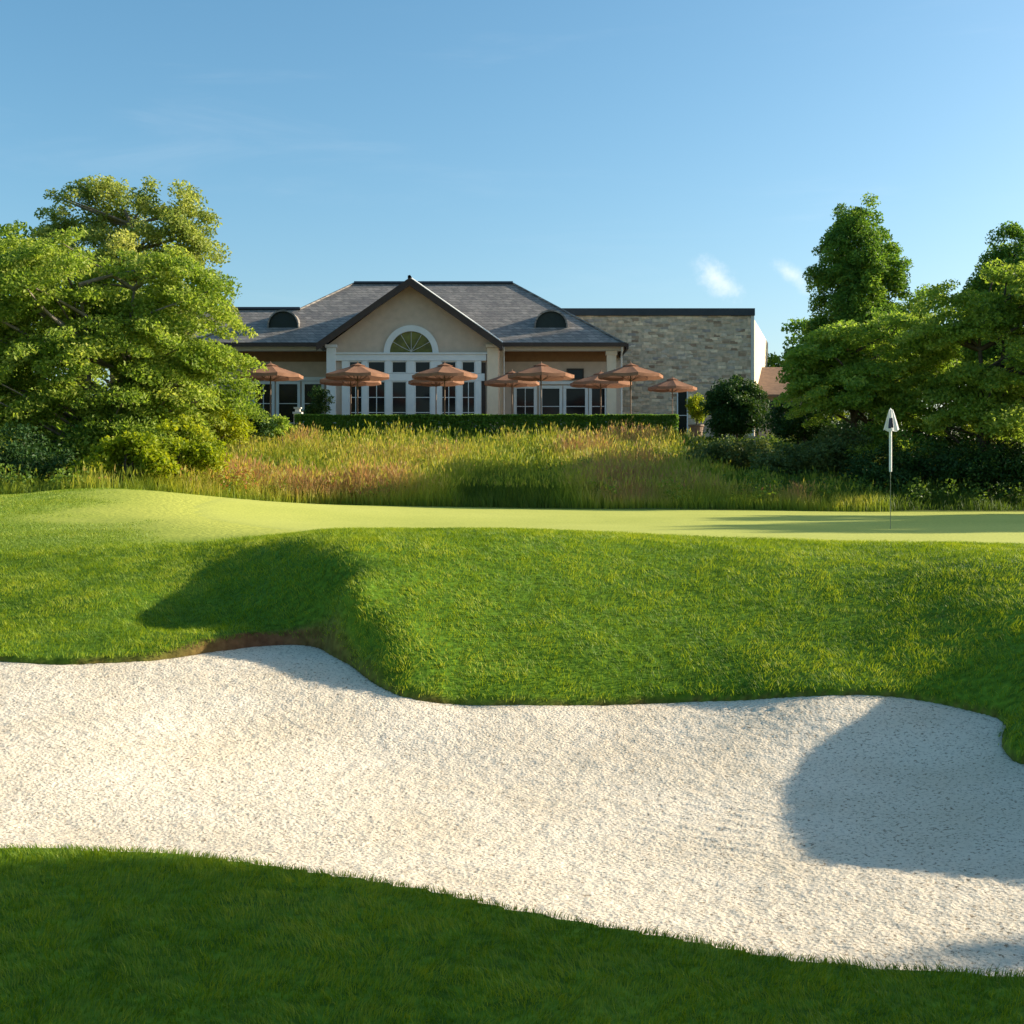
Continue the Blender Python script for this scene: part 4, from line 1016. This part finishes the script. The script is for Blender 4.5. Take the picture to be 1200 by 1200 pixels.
# ------------------------------------------------------------------ world, sun, camera
w = bpy.data.worlds.new('World'); scene.world = w; w.use_nodes = True
nt = w.node_tree; nt.nodes.clear()
sky = N(nt, 'ShaderNodeTexSky', sky_type='NISHITA'); sky.sun_disc = False
sky.sun_elevation = SUN_EL; sky.sun_rotation = math.atan2(-SUN_D[0], -SUN_D[1]); sky.altitude = 100
sky.air_density = 1.0; sky.dust_density = 1.8; sky.ozone_density = 2.4
tc = N(nt, 'ShaderNodeTexCoord')
def cloud(dirv, rad, squash, seed):
    d = Vector(dirv).normalized()
    right = d.cross(Vector((0, 0, 1))).normalized(); up_ = right.cross(d)
    dx = N(nt, 'ShaderNodeVectorMath', operation='DOT_PRODUCT'); dx.inputs[1].default_value = right; L(nt, tc.outputs['Generated'], dx.inputs[0])
    dz = N(nt, 'ShaderNodeVectorMath', operation='DOT_PRODUCT'); dz.inputs[1].default_value = up_; L(nt, tc.outputs['Generated'], dz.inputs[0])
    cb = N(nt, 'ShaderNodeCombineXYZ'); L(nt, dx.outputs['Value'], cb.inputs[0])
    sq = N(nt, 'ShaderNodeMath', operation='MULTIPLY_ADD'); sq.inputs[1].default_value = .55
    L(nt, dx.outputs['Value'], sq.inputs[0]); L(nt, dz.outputs['Value'], sq.inputs[2])
    s2 = N(nt, 'ShaderNodeMath', operation='MULTIPLY'); s2.inputs[1].default_value = squash; L(nt, sq.outputs[0], s2.inputs[0]); L(nt, s2.outputs[0], cb.inputs[1])
    dd = N(nt, 'ShaderNodeVectorMath', operation='DOT_PRODUCT'); dd.inputs[1].default_value = d; L(nt, tc.outputs['Generated'], dd.inputs[0])
    ln = N(nt, 'ShaderNodeVectorMath', operation='LENGTH'); L(nt, cb.outputs[0], ln.inputs[0])
    no = N(nt, 'ShaderNodeTexNoise', Scale=70.0, Detail=6.0, Roughness=.65); L(nt, tc.outputs['Generated'], no.inputs['Vector'])
    ad = N(nt, 'ShaderNodeMath', operation='MULTIPLY_ADD'); L(nt, no.outputs[0], ad.inputs[0]); ad.inputs[1].default_value = -rad * 1.6; L(nt, ln.outputs['Value'], ad.inputs[2])
    mr = N(nt, 'ShaderNodeMapRange', interpolation_type='SMOOTHSTEP'); L(nt, ad.outputs[0], mr.inputs[0])
    mr.inputs[1].default_value = rad * .35; mr.inputs[2].default_value = -rad * 1.3; mr.inputs[3].default_value = 0; mr.inputs[4].default_value = 1
    gt = N(nt, 'ShaderNodeMath', operation='GREATER_THAN'); gt.inputs[1].default_value = .5; L(nt, dd.outputs['Value'], gt.inputs[0])
    mu = N(nt, 'ShaderNodeMath', operation='MULTIPLY'); L(nt, mr.outputs[0], mu.inputs[0]); L(nt, gt.outputs[0], mu.inputs[1])
    return mu.outputs[0]
def dirpx(px, py): return ((px - 600) / F, 1, (HZ - py) / F)
c1 = cloud(dirpx(840, 327), .021, 1.4, 1); c2 = cloud(dirpx(928, 322), .016, 1.6, 2)
# thin cirrus
mp = N(nt, 'ShaderNodeMapping'); mp.inputs['Scale'].default_value = (1.2, 1.2, 9.0); mp.inputs['Rotation'].default_value = (0, .25, .3); L(nt, tc.outputs['Generated'], mp.inputs[0])
nc = N(nt, 'ShaderNodeTexNoise', Scale=2.6, Detail=7.0, Roughness=.6, Distortion=.6); L(nt, mp.outputs[0], nc.inputs['Vector'])
mr = N(nt, 'ShaderNodeMapRange', interpolation_type='SMOOTHSTEP'); L(nt, nc.outputs[0], mr.inputs[0]); mr.inputs[1].default_value = .52; mr.inputs[2].default_value = .95; mr.inputs[4].default_value = .09
CLOUD = (6.6, 6.3, 6.1)
hs_ = N(nt, 'ShaderNodeHueSaturation', Hue=.485, Saturation=1.18, Value=.93); L(nt, sky.outputs[0], hs_.inputs['Color'])
c = mixc(nt, mr.outputs[0], hs_.outputs[0], CLOUD)
m1 = N(nt, 'ShaderNodeMath', operation='MULTIPLY'); m1.inputs[1].default_value = .6; L(nt, c1, m1.inputs[0])
m2 = N(nt, 'ShaderNodeMath', operation='MULTIPLY'); m2.inputs[1].default_value = .5; L(nt, c2, m2.inputs[0])
c = mixc(nt, m1.outputs[0], c, CLOUD); c = mixc(nt, m2.outputs[0], c, CLOUD)
bg = N(nt, 'ShaderNodeBackground', Strength=.115); L(nt, c, bg.inputs[0])
ow = N(nt, 'ShaderNodeOutputWorld'); L(nt, bg.outputs[0], ow.inputs[0])

sd_ = bpy.data.lights.new('sun', 'SUN'); sd_.energy = 5.0; sd_.angle = math.radians(.55); sd_.color = (1.0, .885, .70)
so = bpy.data.objects.new('sun', sd_); COL.objects.link(so)
D = Vector((SUN_D[0] * math.cos(SUN_EL), SUN_D[1] * math.cos(SUN_EL), -math.sin(SUN_EL)))
so.rotation_euler = D.to_track_quat('-Z', 'Y').to_euler(); so.location = (40, 10, 20)

cd = bpy.data.cameras.new('camera'); co = bpy.data.objects.new('camera', cd); COL.objects.link(co)
cd.sensor_width = 36; cd.lens = 36 * F / 1200; cd.shift_y = -(600 - HZ) / 1200
co.location = (0, 0, EYE); co.rotation_euler = (math.pi / 2, 0, 0); cd.clip_end = 5000; cd.clip_start = .05
scene.camera = co
vs = scene.view_settings
vs.view_transform = 'Standard'; vs.look = 'None'; vs.exposure = 1.0; vs.gamma = 1; vs.use_curve_mapping = False
scene.cycles.max_bounces = 8; scene.cycles.transparent_max_bounces = 8; scene.cycles.use_denoising = True
